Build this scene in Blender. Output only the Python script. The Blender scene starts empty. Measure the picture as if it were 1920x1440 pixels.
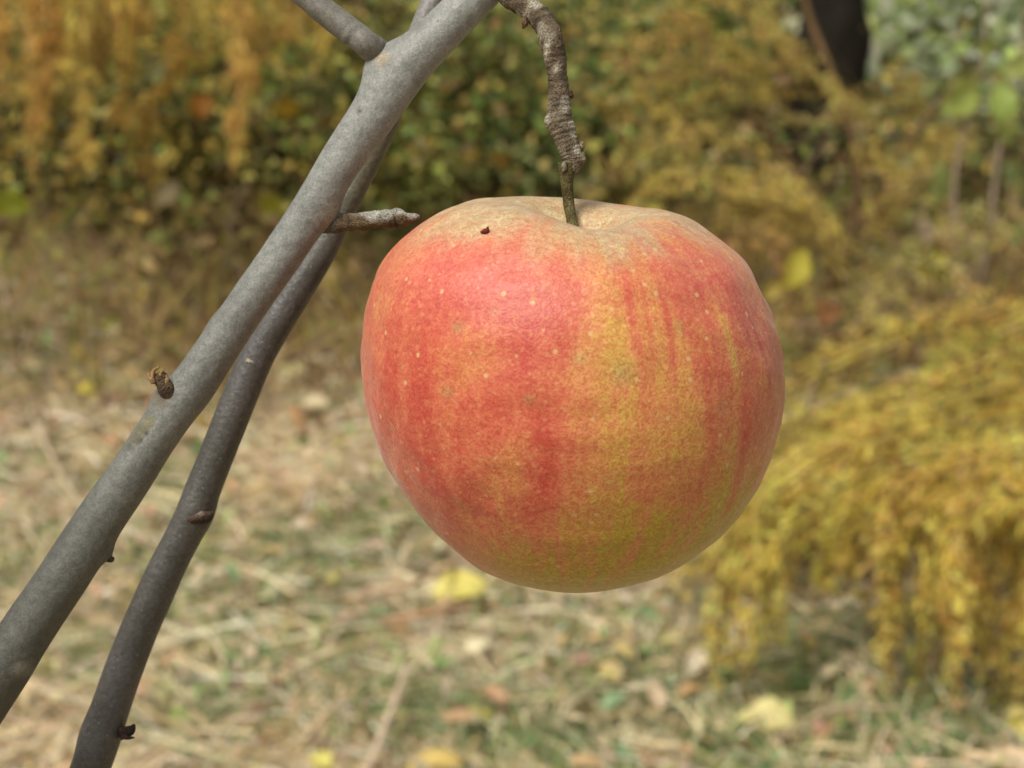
import bpy, math, random
import numpy as np
from mathutils import Vector, Matrix

rng = np.random.default_rng(11)
random.seed(11)
SC = bpy.context.scene
COL = SC.collection

# ------------------------------------------------------------------ camera
CAM_H, PITCH, LENS = 1.15, 20.0, 70.0
cam_d = bpy.data.cameras.new("camera")
cam = bpy.data.objects.new("camera", cam_d)
COL.objects.link(cam)
cam.location = (0, 0, CAM_H)
cam.rotation_euler = (math.radians(90 - PITCH), 0, 0)
cam_d.lens = LENS
cam_d.sensor_width = 36
cam_d.clip_start = 0.02
cam_d.clip_end = 500
cam_d.dof.use_dof = True
cam_d.dof.focus_distance = 0.374
cam_d.dof.aperture_fstop = 25
SC.camera = cam

# ------------------------------------------------------------------ sky, sun, exposure
SUN_EL, SUN_AZ = 60, -132      # degrees; azimuth of the direction towards the sun, from +Y clockwise
w = bpy.data.worlds.new("World")
SC.world = w
w.use_nodes = True
nt = w.node_tree
bg = nt.nodes["Background"]
sky = nt.nodes.new("ShaderNodeTexSky")
sky.sky_type = 'NISHITA'
sky.sun_disc = False
sky.sun_elevation = math.radians(SUN_EL)
sky.sun_rotation = math.radians(SUN_AZ)
sky.dust_density = 4.0
sky.air_density = 1.0
hs = nt.nodes.new("ShaderNodeHueSaturation")
hs.inputs['Saturation'].default_value = 0.18
nt.links.new(sky.outputs[0], hs.inputs['Color'])
nt.links.new(hs.outputs[0], bg.inputs['Color'])
bg.inputs['Strength'].default_value = 0.085
sl = bpy.data.lights.new("sun", 'SUN')
sl.energy = 2.5
sl.angle = math.radians(24)
sl.color = (1.0, 0.96, 0.88)
sun = bpy.data.objects.new("sun", sl)
COL.objects.link(sun)
az, el = math.radians(SUN_AZ), math.radians(SUN_EL)
sd = Vector((math.sin(az) * math.cos(el), math.cos(az) * math.cos(el), math.sin(el)))
sun.rotation_euler = sd.to_track_quat('Z', 'Y').to_euler()
SC.view_settings.view_transform = 'Standard'
SC.view_settings.look = 'None'
SC.view_settings.exposure = 0.70
SC.view_settings.gamma = 1
SC.render.engine = 'CYCLES'
SC.cycles.use_denoising = True
SC.cycles.max_bounces = 10
SC.cycles.diffuse_bounces = 7
SC.cycles.transparent_max_bounces = 4
SC.cycles.transmission_bounces = 3

# ------------------------------------------------------------------ frame helpers (photo pixels 1920x1440 -> places in the world)
p = math.radians(PITCH)
FWD = np.array([0, math.cos(p), -math.sin(p)])
UP = np.array([0, math.sin(p), math.cos(p)])
RT = np.array([1.0, 0, 0])
C0 = np.array([0, 0, CAM_H])
K = 36.0 / LENS / 1920.0


def at(px, py, z):
    return C0 + z * (FWD + (px - 960) * K * RT + (720 - py) * K * UP)


def on_ground(px, py, h=0.0):
    d = FWD + (px - 960) * K * RT + (720 - py) * K * UP
    return C0 + d * ((CAM_H - h) / -d[2])


def lin(c):
    c = np.asarray(c, float) / 255.0
    return np.where(c <= 0.04045, c / 12.92, ((c + 0.055) / 1.055) ** 2.4)


def pal(*cs):
    return np.array([lin(c) for c in cs])


def pick(palette, n, jit=0.18, weights=None):
    i = rng.choice(len(palette), n, p=weights)
    c = palette[i] * (1 + rng.normal(0, jit, (n, 1))) * (1 + rng.normal(0, jit * 0.3, (n, 3)))
    return np.clip(c, 0.002, 0.9)


def tag(o, label=None, cat=None, group=None, kind=None):
    if label: o['label'] = label
    if cat: o['category'] = cat
    if group: o['group'] = group
    if kind: o['kind'] = kind
    return o


def empty(name, loc, label, cat, group=None):
    o = bpy.data.objects.new(name, None)
    COL.objects.link(o)
    o.location = loc
    o.empty_display_size = 0.05
    return tag(o, label, cat, group)


def unit(v):
    return v / np.maximum(np.linalg.norm(v, axis=-1, keepdims=True), 1e-9)


def mesh_obj(name, V, F, col, mat, parent=None, smooth=False, origin=None):
    """V (n,3), F (m,4 or 3), col (n,3) per vertex"""
    V = np.asarray(V, float)
    F = np.asarray(F, np.int32)
    if parent is not None and origin is None:
        origin = np.array(parent.location if parent.parent is None else parent['_w'])
        off = np.array(parent['_w']) if '_w' in parent else np.array(parent.location)
        origin = off
    o_loc = np.zeros(3) if origin is None else np.asarray(origin, float)
    me = bpy.data.meshes.new(name)
    me.vertices.add(len(V))
    me.vertices.foreach_set('co', (V - o_loc).astype(np.float32).ravel())
    m, k = F.shape
    me.loops.add(m * k)
    me.loops.foreach_set('vertex_index', F.ravel())
    me.polygons.add(m)
    me.polygons.foreach_set('loop_start', np.arange(0, m * k, k, dtype=np.int32))
    me.polygons.foreach_set('loop_total', np.full(m, k, np.int32))
    if smooth:
        me.polygons.foreach_set('use_smooth', np.ones(m, bool))
    me.update(calc_edges=True)
    if col is not None:
        a = me.color_attributes.new('Col', 'FLOAT_COLOR', 'POINT')
        c4 = np.ones((len(V), 4), np.float32)
        c4[:, :3] = col
        a.data.foreach_set('color', c4.ravel())
    me.materials.append(mat)
    o = bpy.data.objects.new(name, me)
    COL.objects.link(o)
    if parent is not None:
        o.parent = parent
    else:
        o.location = o_loc
    return o


class Soup:
    """a heap of small quads that ends up as ONE mesh (grass, needles, leaves of one crown)"""
    def __init__(s):
        s.V, s.C = [], []

    def quads(s, Q, c):              # Q (n,4,3), c (n,3)
        if len(Q):
            s.V.append(Q.reshape(-1, 3))
            s.C.append(np.repeat(c, 4, axis=0))

    def build(s, name, mat, parent=None, origin=None):
        V = np.concatenate(s.V)
        C = np.concatenate(s.C)
        return mesh_obj(name, V, np.arange(len(V)).reshape(-1, 4), C, mat, parent, origin=origin)

    def leaves(s, P, D, N, L, W, c, fold=0.12, curl=0.15):
        """P base (n,3), D length direction, N leaf normal, L, W sizes: pointed oval folded at the midrib, 4 quads"""
        D = unit(D)
        S = unit(np.cross(D, N))
        N = np.cross(S, D)
        L = L[:, None]; W = W[:, None]
        b = P
        t = P + D * L - N * L * curl
        m1 = P + D * L * .35 + N * L * .02
        m2 = P + D * L * .7 - N * L * curl * .4
        out = []
        for sg in (-1, 1):
            a1 = P + D * L * .3 + S * W * .5 * sg + N * W * fold
            a2 = P + D * L * .68 + S * W * .42 * sg + N * (W * fold - L * curl * .4)
            out.append(np.stack([b, a1, a2, m1] if sg > 0 else [b, m1, a2, a1], 1))
            out.append(np.stack([m1, a2, t, m2] if sg > 0 else [m1, m2, t, a2], 1))
        for q in out:
            s.quads(q, c)

    def strips(s, P, D, L, W, c, bend, segs=3, up=None):
        """curved grass blades: P base, D start direction, bend (n,3) sideways acceleration"""
        n = len(P)
        D = unit(D)
        if up is None:
            up = rng.normal(0, 1, (n, 3))
        prev = P
        side = unit(np.cross(D, up))
        w0 = W[:, None] * .5
        for k in range(segs):
            t1 = (k + 1) / segs
            cur = P + D * (L * t1)[:, None] + bend * (L * t1 * t1)[:, None]
            w1 = W[:, None] * .5 * (1 - t1 ** 1.6 * .85)
            s.quads(np.stack([prev - side * w0, prev + side * w0, cur + side * w1, cur - side * w1], 1), c)
            prev, w0 = cur, w1


def vnoise(x, y, scale, seed=0):
    """smooth value noise 0..1 on arrays"""
    r = np.random.default_rng(1000 + seed)
    T = r.random((64, 64))
    u, v = x / scale, y / scale
    i, j = np.floor(u).astype(int), np.floor(v).astype(int)
    fu, fv = u - i, v - j
    fu = fu * fu * (3 - 2 * fu); fv = fv * fv * (3 - 2 * fv)
    g = lambda a, b: T[a % 64, b % 64]
    return (g(i, j) * (1 - fu) + g(i + 1, j) * fu) * (1 - fv) + (g(i, j + 1) * (1 - fu) + g(i + 1, j + 1) * fu) * fv


def catmull(pts, n):
    pts = np.asarray(pts, float)
    P = np.vstack([2 * pts[0] - pts[1], pts, 2 * pts[-1] - pts[-2]])
    m = len(pts) - 1
    t = np.linspace(0, m - 1e-9, n)
    i = t.astype(int)
    f = (t - i)[:, None]
    a, b, c, d = P[i], P[i + 1], P[i + 2], P[i + 3]
    return 0.5 * ((2 * b) + (-a + c) * f + (2 * a - 5 * b + 4 * c - d) * f ** 2 + (-a + 3 * b - 3 * c + d) * f ** 3)


# ------------------------------------------------------------------ materials
def new_mat(name):
    m = bpy.data.materials.new(name)
    m.use_nodes = True
    return m, m.node_tree, m.node_tree.nodes['Principled BSDF']


def node(t, kind, **kw):
    n = t.nodes.new(kind)
    for k, v in kw.items():
        if k in n.inputs.keys():
            n.inputs[k].default_value = v
        else:
            setattr(n, k, v)
    return n


def foliage_mat(name, rough=.7, transl=.3, noise=60., amount=.25):
    m, t, b = new_mat(name)
    a = node(t, 'ShaderNodeVertexColor', layer_name='Col')
    tc = node(t, 'ShaderNodeTexCoord')
    nz = node(t, 'ShaderNodeTexNoise', Scale=noise, Detail=3.0)
    t.links.new(tc.outputs['Object'], nz.inputs['Vector'])
    mr = node(t, 'ShaderNodeMapRange')
    mr.inputs['To Min'].default_value = 1 - amount
    mr.inputs['To Max'].default_value = 1 + amount
    t.links.new(nz.outputs['Fac'], mr.inputs['Value'])
    mx = node(t, 'ShaderNodeVectorMath', operation='SCALE')
    t.links.new(a.outputs['Color'], mx.inputs[0])
    t.links.new(mr.outputs[0], mx.inputs['Scale'])
    t.links.new(mx.outputs[0], b.inputs['Base Color'])
    b.inputs['Roughness'].default_value = rough
    b.inputs['Specular IOR Level'].default_value = 0.25
    tr = node(t, 'ShaderNodeBsdfTranslucent')
    t.links.new(mx.outputs[0], tr.inputs['Color'])
    ms = node(t, 'ShaderNodeMixShader')
    ms.inputs[0].default_value = transl
    out = t.nodes['Material Output']
    t.links.new(b.outputs[0], ms.inputs[1])
    t.links.new(tr.outputs[0], ms.inputs[2])
    t.links.new(ms.outputs[0], out.inputs['Surface'])
    return m


M_LEAF = foliage_mat('leaf_surface', .5, .4)
M_NEEDLE = foliage_mat('needle_surface', .7, .5)
M_STRAW = foliage_mat('straw_surface', .6, .15)
M_FALLEN = foliage_mat('fallen_leaf_surface', .5, .2, 90, .3)


def bark_mat(name, dark, scale=90., bump=.3, spec=.3, rough=.65, speck=(.02, .02, .018), ringy=0.0):
    m, t, b = new_mat(name)
    a = node(t, 'ShaderNodeVertexColor', layer_name='Col')
    tc = node(t, 'ShaderNodeTexCoord')
    n1 = node(t, 'ShaderNodeTexNoise', Scale=scale, Detail=5.0, Roughness=.6)
    n2 = node(t, 'ShaderNodeTexNoise', Scale=scale * 9, Detail=2.0, Roughness=.5)
    vo = node(t, 'ShaderNodeTexVoronoi', Scale=scale * 4.5)
    n4 = node(t, 'ShaderNodeTexNoise', Scale=2600., Detail=2.0, Roughness=.7)
    for q in (n1, n2, vo, n4):
        t.links.new(tc.outputs['Object'], q.inputs['Vector'])
    mr = node(t, 'ShaderNodeMapRange')
    mr.inputs['From Min'].default_value = .3; mr.inputs['From Max'].default_value = .7
    mr.inputs['To Min'].default_value = 1 - dark; mr.inputs['To Max'].default_value = 1 + dark * .6
    t.links.new(n1.outputs['Fac'], mr.inputs['Value'])
    mr2 = node(t, 'ShaderNodeMapRange')
    mr2.inputs['From Min'].default_value = .3; mr2.inputs['From Max'].default_value = .7
    mr2.inputs['To Min'].default_value = 1 - dark * 1.2; mr2.inputs['To Max'].default_value = 1 + dark * .9
    t.links.new(n2.outputs['Fac'], mr2.inputs['Value'])
    mu = node(t, 'ShaderNodeMath', operation='MULTIPLY')
    t.links.new(mr.outputs[0], mu.inputs[0]); t.links.new(mr2.outputs[0], mu.inputs[1])
    mr4 = node(t, 'ShaderNodeMapRange')
    mr4.inputs['From Min'].default_value = .3; mr4.inputs['From Max'].default_value = .7
    mr4.inputs['To Min'].default_value = .72; mr4.inputs['To Max'].default_value = 1.3
    t.links.new(n4.outputs['Fac'], mr4.inputs['Value'])
    mu4 = node(t, 'ShaderNodeMath', operation='MULTIPLY')
    t.links.new(mu.outputs[0], mu4.inputs[0]); t.links.new(mr4.outputs[0], mu4.inputs[1])
    mu = mu4
    sc = node(t, 'ShaderNodeVectorMath', operation='SCALE')
    t.links.new(a.outputs['Color'], sc.inputs[0]); t.links.new(mu.outputs[0], sc.inputs['Scale'])
    # small dark lenticels
    cmp_ = node(t, 'ShaderNodeMapRange')
    cmp_.inputs['From Min'].default_value = .06; cmp_.inputs['From Max'].default_value = .13
    cmp_.inputs['To Min'].default_value = .55; cmp_.inputs['To Max'].default_value = 0.0
    t.links.new(vo.outputs['Distance'], cmp_.inputs['Value'])
    mix = node(t, 'ShaderNodeMix', data_type='RGBA')
    t.links.new(cmp_.outputs[0], mix.inputs[0])
    t.links.new(sc.outputs[0], mix.inputs[6])
    mix.inputs[7].default_value = (*speck, 1)
    t.links.new(mix.outputs[2], b.inputs['Base Color'])
    b.inputs['Roughness'].default_value = rough
    b.inputs['Specular IOR Level'].default_value = spec
    ad = node(t, 'ShaderNodeMath', operation='ADD')
    t.links.new(n1.outputs['Fac'], ad.inputs[0]); t.links.new(n2.outputs['Fac'], ad.inputs[1])
    bp = node(t, 'ShaderNodeBump', Strength=bump, Distance=.0006)
    t.links.new(ad.outputs[0], bp.inputs['Height'])
    t.links.new(bp.outputs[0], b.inputs['Normal'])
    return m


M_BARK = bark_mat('smooth_grey_bark', .15, 70, .35, .35, .55, speck=(.08, .075, .065))
M_BARK2 = bark_mat('purplish_bark', .18, 100, .3, .45, .5, speck=(.16, .15, .14))
M_SPUR = bark_mat('rough_spur_bark', .42, 300, .9, .2, .8)
M_TRUNK = bark_mat('dark_trunk_bark', .4, 30, 1.0, .2, .8)
M_STEM = bark_mat('thin_stem_bark', .25, 60, .3, .2, .7)


def tube(path, radii, nsides=24, nlen=None, cols=None, lump=0.0, lump_scale=.01, ring=None, flat_end=True, seed=0, disp=None):
    """smooth tapered tube through path; returns V, F, C.  ring(t, ang) -> radius factor"""
    path = np.asarray(path, float)
    nlen = nlen or max(8, len(path) * 6)
    rr = np.asarray(radii, float)[:, None]
    X = catmull(np.hstack([path, rr]), nlen)
    P, R = X[:, :3], np.maximum(X[:, 3], 1e-5)
    T = unit(np.gradient(P, axis=0))
    ref = np.array([0, 0, 1.0]) if abs(T[0][2]) < .9 else np.array([1.0, 0, 0])
    Ns = []
    n = unit(np.cross(T[0], ref))
    for k in range(nlen):
        n = unit(n - T[k] * np.dot(n, T[k]))
        Ns.append(n)
    N = np.array(Ns)
    B = np.cross(T, N)
    ang = np.linspace(0, 2 * math.pi, nsides, endpoint=False)
    tt = np.linspace(0, 1, nlen)
    A, TT = np.meshgrid(ang, tt)
    RR = np.repeat(R[:, None], nsides, 1)
    if ring is not None:
        RR = RR * ring(TT, A)
    V = P[:, None, :] + RR[..., None] * (np.cos(A)[..., None] * N[:, None, :] + np.sin(A)[..., None] * B[:, None, :])
    if lump:
        d = (vnoise(V[..., 0] * 1.3 + V[..., 1] + 5, V[..., 2] + 7, lump_scale, seed) +
             vnoise(V[..., 1] * 1.3 + 3, V[..., 0] - V[..., 2] + 9, lump_scale * .6, seed + 1) - 1) * lump
        dirn = unit(V - P[:, None, :])
        V = V + dirn * (d * RR)[..., None]
    if disp is not None:
        V = disp(V, P, RR)
    V = V.reshape(-1, 3)
    V = np.vstack([V, P[:1], P[-1:]])
    F = []
    for i in range(nlen - 1):
        a = i * nsides
        for j in range(nsides):
            j2 = (j + 1) % nsides
            F.append((a + j, a + j2, a + nsides + j2, a + nsides + j))
    c0, c1 = nlen * nsides, nlen * nsides + 1
    a = (nlen - 1) * nsides
    for j in range(0, nsides, 2):
        F.append((c0, (j + 2) % nsides, j + 1, j))
        F.append((c1, a + j, a + j + 1, a + (j + 2) % nsides))
    F = np.array(F)
    if cols is None:
        C = np.full((len(V), 3), .2)
    elif callable(cols):
        C = cols(V, np.append(TT.ravel(), [0, 1]))
    else:
        cols = np.asarray(cols, float)
        if cols.ndim == 1:
            C = np.repeat(cols[None], len(V), 0)
        else:
            x = np.append(TT.ravel(), [0, 1])
            C = np.stack([np.interp(x, np.linspace(0, 1, len(cols)), cols[:, k]) for k in range(3)], 1)
    return V, F, C


def join(parts):
    Vs, Fs, Cs, o = [], [], [], 0
    for V, F, C in parts:
        Vs.append(V); Fs.append(F + o); Cs.append(C); o += len(V)
    return np.vstack(Vs), np.vstack(Fs), np.vstack(Cs)


# ================================================================== THE GROUND
def ground_mat():
    m, t, b = new_mat('ground_litter')
    tc = node(t, 'ShaderNodeTexCoord')
    n1 = node(t, 'ShaderNodeTexNoise', Scale=2.2, Detail=8.0, Roughness=.65)
    n2 = node(t, 'ShaderNodeTexNoise', Scale=40., Detail=6.0, Roughness=.7)
    t.links.new(tc.outputs['Object'], n1.inputs['Vector']); t.links.new(tc.outputs['Object'], n2.inputs['Vector'])
    r1 = node(t, 'ShaderNodeValToRGB')
    r1.color_ramp.elements[0].position = .4; r1.color_ramp.elements[0].color = (*lin((128, 124, 88)), 1)
    r1.color_ramp.elements[1].position = .6; r1.color_ramp.elements[1].color = (*lin((160, 140, 106)), 1)
    r2 = node(t, 'ShaderNodeValToRGB')
    r2.color_ramp.elements[0].position = .3; r2.color_ramp.elements[0].color = (*lin((108, 94, 68)), 1)
    r2.color_ramp.elements[1].position = .7; r2.color_ramp.elements[1].color = (*lin((180, 160, 122)), 1)
    t.links.new(n1.outputs['Fac'], r1.inputs['Fac']); t.links.new(n2.outputs['Fac'], r2.inputs['Fac'])
    mx = node(t, 'ShaderNodeMix', data_type='RGBA')
    mx.inputs[0].default_value = .5
    t.links.new(r1.outputs[0], mx.inputs[6]); t.links.new(r2.outputs[0], mx.inputs[7])
    # shade under the bushes painted in as a dark soil tone, ragged border
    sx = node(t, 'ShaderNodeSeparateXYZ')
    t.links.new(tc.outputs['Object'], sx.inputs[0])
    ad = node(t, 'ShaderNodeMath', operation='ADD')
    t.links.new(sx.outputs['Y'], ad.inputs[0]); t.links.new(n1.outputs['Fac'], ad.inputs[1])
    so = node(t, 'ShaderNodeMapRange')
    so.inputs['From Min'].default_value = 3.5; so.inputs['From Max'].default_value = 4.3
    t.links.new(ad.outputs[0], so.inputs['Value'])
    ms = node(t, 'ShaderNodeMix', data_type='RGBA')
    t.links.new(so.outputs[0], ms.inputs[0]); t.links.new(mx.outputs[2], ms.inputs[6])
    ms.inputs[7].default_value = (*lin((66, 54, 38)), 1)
    t.links.new(ms.outputs[2], b.inputs['Base Color'])
    b.inputs['Roughness'].default_value = .95
    bp = node(t, 'ShaderNodeBump', Strength=.8, Distance=.02)
    t.links.new(n2.outputs['Fac'], bp.inputs['Height']); t.links.new(bp.outputs[0], b.inputs['Normal'])
    return m


def gz(x, y):
    """ground height"""
    return (vnoise(x + 20, y + 20, .7, 3) - .5) * .05 * np.clip((12 - np.hypot(x, y)) / 6, 0, 1)


gx = np.concatenate([-np.geomspace(150, 4, 16), np.linspace(-3.8, 3.8, 78), np.geomspace(4, 150, 16)])
gy = np.concatenate([-np.geomspace(150, 1, 14), np.linspace(-.8, 9, 100), np.geomspace(9.2, 150, 16)])
GX, GY = np.meshgrid(gx, gy)
GV = np.stack([GX.ravel(), GY.ravel(), gz(GX, GY).ravel()], 1)
nx, ny = len(gx), len(gy)
I = np.arange(nx * ny).reshape(ny, nx)
GF = np.stack([I[:-1, :-1], I[:-1, 1:], I[1:, 1:], I[1:, :-1]], -1).reshape(-1, 4)
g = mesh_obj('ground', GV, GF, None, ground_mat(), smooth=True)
tag(g, 'flat meadow floor under dry and green grass', kind='structure')
del g['label']


def frustum_points(n, ymin, ymax, margin=.25, power=1.0):
    """random ground points inside the strip of ground that lies ahead"""
    y = ymin + (ymax - ymin) * rng.random(n) ** power
    half = y * .29 + margin
    return (rng.random(n) * 2 - 1) * half, y


# brown thatch zone towards the shrubs: 0 near, 1 in the brown belt
def brownness(x, y):
    return np.clip((y + x * .25 + (vnoise(x, y, .5, 8) - .5) * .8 - 2.55) / 1.2, 0, 1)


STRAW = pal((232, 214, 174), (210, 188, 144), (238, 222, 192), (188, 164, 122), (222, 198, 168), (168, 146, 102), (150, 128, 84))
STRAWD = pal((178, 148, 106), (148, 120, 84), (198, 168, 126), (118, 92, 62), (172, 142, 114), (156, 130, 78), (104, 80, 54))
GREEN = pal((118, 142, 84), (136, 156, 92), (98, 122, 70), (150, 160, 92), (114, 144, 98))
GREEND = pal((100, 122, 66), (118, 132, 68), (90, 110, 66))

# green patches, where the photo shows them
GP = [(560, 1060, .10), (180, 1240, .07), (1150, 1260, .12), (760, 1330, .10), (900, 1390, .12), (640, 1180, .08),
      (1380, 1130, .09), (1560, 1260, .14), (1430, 1400, .16), (1700, 1400, .14), (380, 1340, .07), (1100, 1340, .10), (1000, 1180, .08),
      (700, 1020, .10), (50, 1080, .08), (450, 1200, .06), (1050, 1420, .10), (1280, 1300, .09), (300, 1120, .06), (1850, 1370, .1)]


def greenness(x, y):
    s = (vnoise(x, y, .16, 21) + vnoise(x, y, .07, 22) * .6) / 1.6
    v = np.clip((s - .53) * 5, 0, 1) * .7
    for px, py, r in GP:
        q = on_ground(px, py)
        v = np.maximum(v, np.exp(-(((x - q[0]) / r) ** 2 + ((y - q[1]) / (r * 1.3)) ** 2)) * .95)
    return v * np.clip(1.15 - brownness(x, y), .15, 1)


# ---- dead grass: thatch of curved straws lying on the soil
S = Soup()
n = 72000
x, y = frustum_points(n, 1.55, 4.6)
keep = rng.random(n) > greenness(x, y) * .85
x, y = x[keep], y[keep]; n = len(x)
br = brownness(x, y)
c = np.where((rng.random(n) < br)[:, None], pick(STRAWD, n, .25), pick(STRAW, n, .2))
a = rng.normal(0, 1, n) * 1.2 + vnoise(x, y, .3, 5) * 6
lift = np.abs(rng.normal(.05, .16, n))
D = np.stack([np.cos(a), np.sin(a), lift], 1)
L = rng.uniform(.04, .13, n)
c = c * .95
P = np.stack([x, y, gz(x, y) + rng.random(n) ** 1.3 * .035 + .003], 1)
bend = np.stack([rng.normal(0, .25, n), rng.normal(0, .25, n), -lift * .7], 1)
S.strips(P, D, L, rng.uniform(.0015, .0038, n), c, bend, 3, up=np.stack([rng.normal(0, .5, n), rng.normal(0, .5, n), np.ones(n)], 1))
# sparser thatch further out to both sides
n = 42000
x = rng.uniform(-3.2, 3.2, n); y = rng.uniform(.2, 4.8, n)
keep = np.abs(x) > y * .29 + .2
x, y = x[keep], y[keep]; n = len(x)
a = rng.uniform(0, 6.28, n)
S.strips(np.stack([x, y, gz(x, y) + rng.random(n) * .03], 1), np.stack([np.cos(a), np.sin(a), np.abs(rng.normal(.05, .16, n))], 1), rng.uniform(.06, .2, n),
         rng.uniform(.002, .005, n), pick(STRAW, n, .2) * .9, np.stack([rng.normal(0, .25, n), rng.normal(0, .25, n), -np.ones(n) * .06], 1), 3, up=np.stack([rng.normal(0, .5, n), rng.normal(0, .5, n), np.ones(n)], 1))
# standing straws
n = 7000
x, y = frustum_points(n, 1.6, 4.4)
c = np.where((rng.random(n) < brownness(x, y))[:, None], pick(STRAWD, n, .25), pick(STRAW, n, .2))
D = np.stack([rng.normal(0, .5, n), rng.normal(0, .5, n), np.ones(n)], 1)
P = np.stack([x, y, gz(x, y)], 1)
S.strips(P, D, rng.uniform(.04, .12, n), rng.uniform(.0015, .0035, n), c * .92, np.stack([rng.normal(0, .4, n), rng.normal(0, .4, n), -np.ones(n) * .3], 1), 3)
o = S.build('dry_grass', M_STRAW)
tag(o, 'matted straw coloured dead grass covering the meadow', 'grass', kind='stuff')

# ---- green grass
S = Soup()
n = 60000
x, y = frustum_points(n, 1.55, 4.6)
keep = rng.random(n) < greenness(x, y)
x, y = x[keep], y[keep]; n = len(x)
c = np.where((rng.random(n) < brownness(x, y))[:, None], pick(GREEND, n, .25), pick(GREEN, n, .2)) * .8
D = np.stack([rng.normal(0, .45, n), rng.normal(0, .45, n), np.ones(n)], 1)
P = np.stack([x, y, gz(x, y)], 1)
S.strips(P, D, rng.uniform(.03, .085, n), rng.uniform(.0025, .0045, n), c, np.stack([rng.normal(0, .4, n), rng.normal(0, .4, n), -np.ones(n) * .25], 1), 3)
# broad weed leaves low in the sward
n = 2600
x, y = frustum_points(n, 1.6, 4.5)
keep = rng.random(n) < greenness(x, y) * 1.1 + .05
x, y = x[keep], y[keep]; n = len(x)
P = np.stack([x, y, gz(x, y) + rng.random(n) * .03], 1)
S.leaves(P, np.stack([rng.normal(0, 1, n), rng.normal(0, 1, n), rng.random(n) * .7], 1), rng.normal(0, .4, (n, 3)) + [0, 0, 1],
         rng.uniform(.02, .045, n), rng.uniform(.012, .024, n), pick(GREEN, n, .2))
o = S.build('green_grass', M_STRAW)
tag(o, 'green grass and low weeds growing in patches through the straw', 'grass', kind='stuff')

# ---- small leaf litter (uncountable crumbs)
S = Soup()
LIT = pal((168, 142, 108), (196, 166, 124), (190, 172, 134), (190, 150, 116), (146, 120, 92), (212, 192, 160), (186, 174, 104), (180, 168, 130))
n = 1800
x, y = frustum_points(n, 1.6, 4.8)
P = np.stack([x, y, gz(x, y) + .03 + rng.random(n) * .03], 1)
S.leaves(P, np.stack([rng.normal(0, 1, n), rng.normal(0, 1, n), rng.normal(0, .25, n)], 1), rng.normal(0, .45, (n, 3)) + [0, 0, 1],
         rng.uniform(.012, .034, n), rng.uniform(.008, .02, n), pick(LIT, n, .2) * .75, curl=.25)
o = S.build('leaf_litter', M_FALLEN)
tag(o, 'crumbled brown and orange leaf litter scattered over the grass', 'leaf litter', kind='stuff')


# ---- single fallen leaves
def leaf_mesh(name, L, W, c, c_edge, curl, cup, wavy, seed, M=M_FALLEN):
    r = np.random.default_rng(seed)
    nu, nv = 15, 9
    V, C = [], []
    for i in range(nu):
        u = i / (nu - 1)
        wdt = W * .5 * (math.sin(math.pi * min(1, u ** .85)) ** .75 + (.03 if u < .1 else 0.0))
        for j in range(nv):
            v = j / (nv - 1) * 2 - 1
            serr = 1 + (.05 if i % 2 else -.03) * (abs(v) > .9)
            xx = v * wdt * serr
            z = cup * abs(v) ** 1.5 * wdt - curl * (u - .4) ** 2 * L + wavy * math.sin(u * 9 + v * 2 + seed) * abs(v) * L
            V.append((xx, (u - .5) * L, z))
            k = min(1, (abs(v) ** 3) * .7 + max(0, u - .85) * 3)
            vein = .14 if j == nv // 2 else 0
            C.append(np.clip(np.array(c) * (1 - k) + np.array(c_edge) * k + vein * .3, 0, 1))
    F = [(i * nv + j, i * nv + j + 1, (i + 1) * nv + j + 1, (i + 1) * nv + j) for i in range(nu - 1) for j in range(nv - 1)]
    # leaf stalk
    Vs, Fs, Cs = tube([(0, -.5 * L, 0), (.003, -.62 * L, .002), (.006, -.75 * L, .006)], [.0012, .001, .001], 6, 6, cols=np.array(c) * .7)
    V, F, C = join([(np.array(V), np.array(F), np.array(C)), (Vs, Fs, Cs)])
    return V, F, C


def fallen(px, py, L, W, rot, c, ce, label, tilt=(0, 0), curl=.5, h=.04, group='fallen leaves on the grass', seed=0, cup=.35):
    if seed not in (0, 2, 3):
        L, W = L * .74, W * .72
    q = on_ground(px, py, h)
    pale_ = c[1] > .82 * c[0]
    f_ = .74 if pale_ else .66
    c, ce = [np.array(q, float) * .75 + np.array((206, 190, 140)) * .25 for q in (c, ce)]
    c_, e_ = lin(c) * f_, lin(ce) * f_
    if not pale_:
        c_ = c_ * .55 + lin((190, 172, 130)) * .3
        e_ = e_ * .6 + lin((190, 168, 126)) * .25
    V, F, C = leaf_mesh('fallen_leaf', L, W, c_, e_, curl, cup, .03, seed)
    R = np.array(Matrix.Rotation(math.radians(tilt[0] * .8 + 2), 3, 'X') @ Matrix.Rotation(math.radians(rot), 3, 'Z') @ Matrix.Rotation(math.radians(tilt[1]), 3, 'Y'))
    V = V @ R.T
    o = mesh_obj('fallen_leaf', V, F, C, M_FALLEN, smooth=True)
    o.location = q
    tag(o, label, 'leaf', group)
    return o


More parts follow.
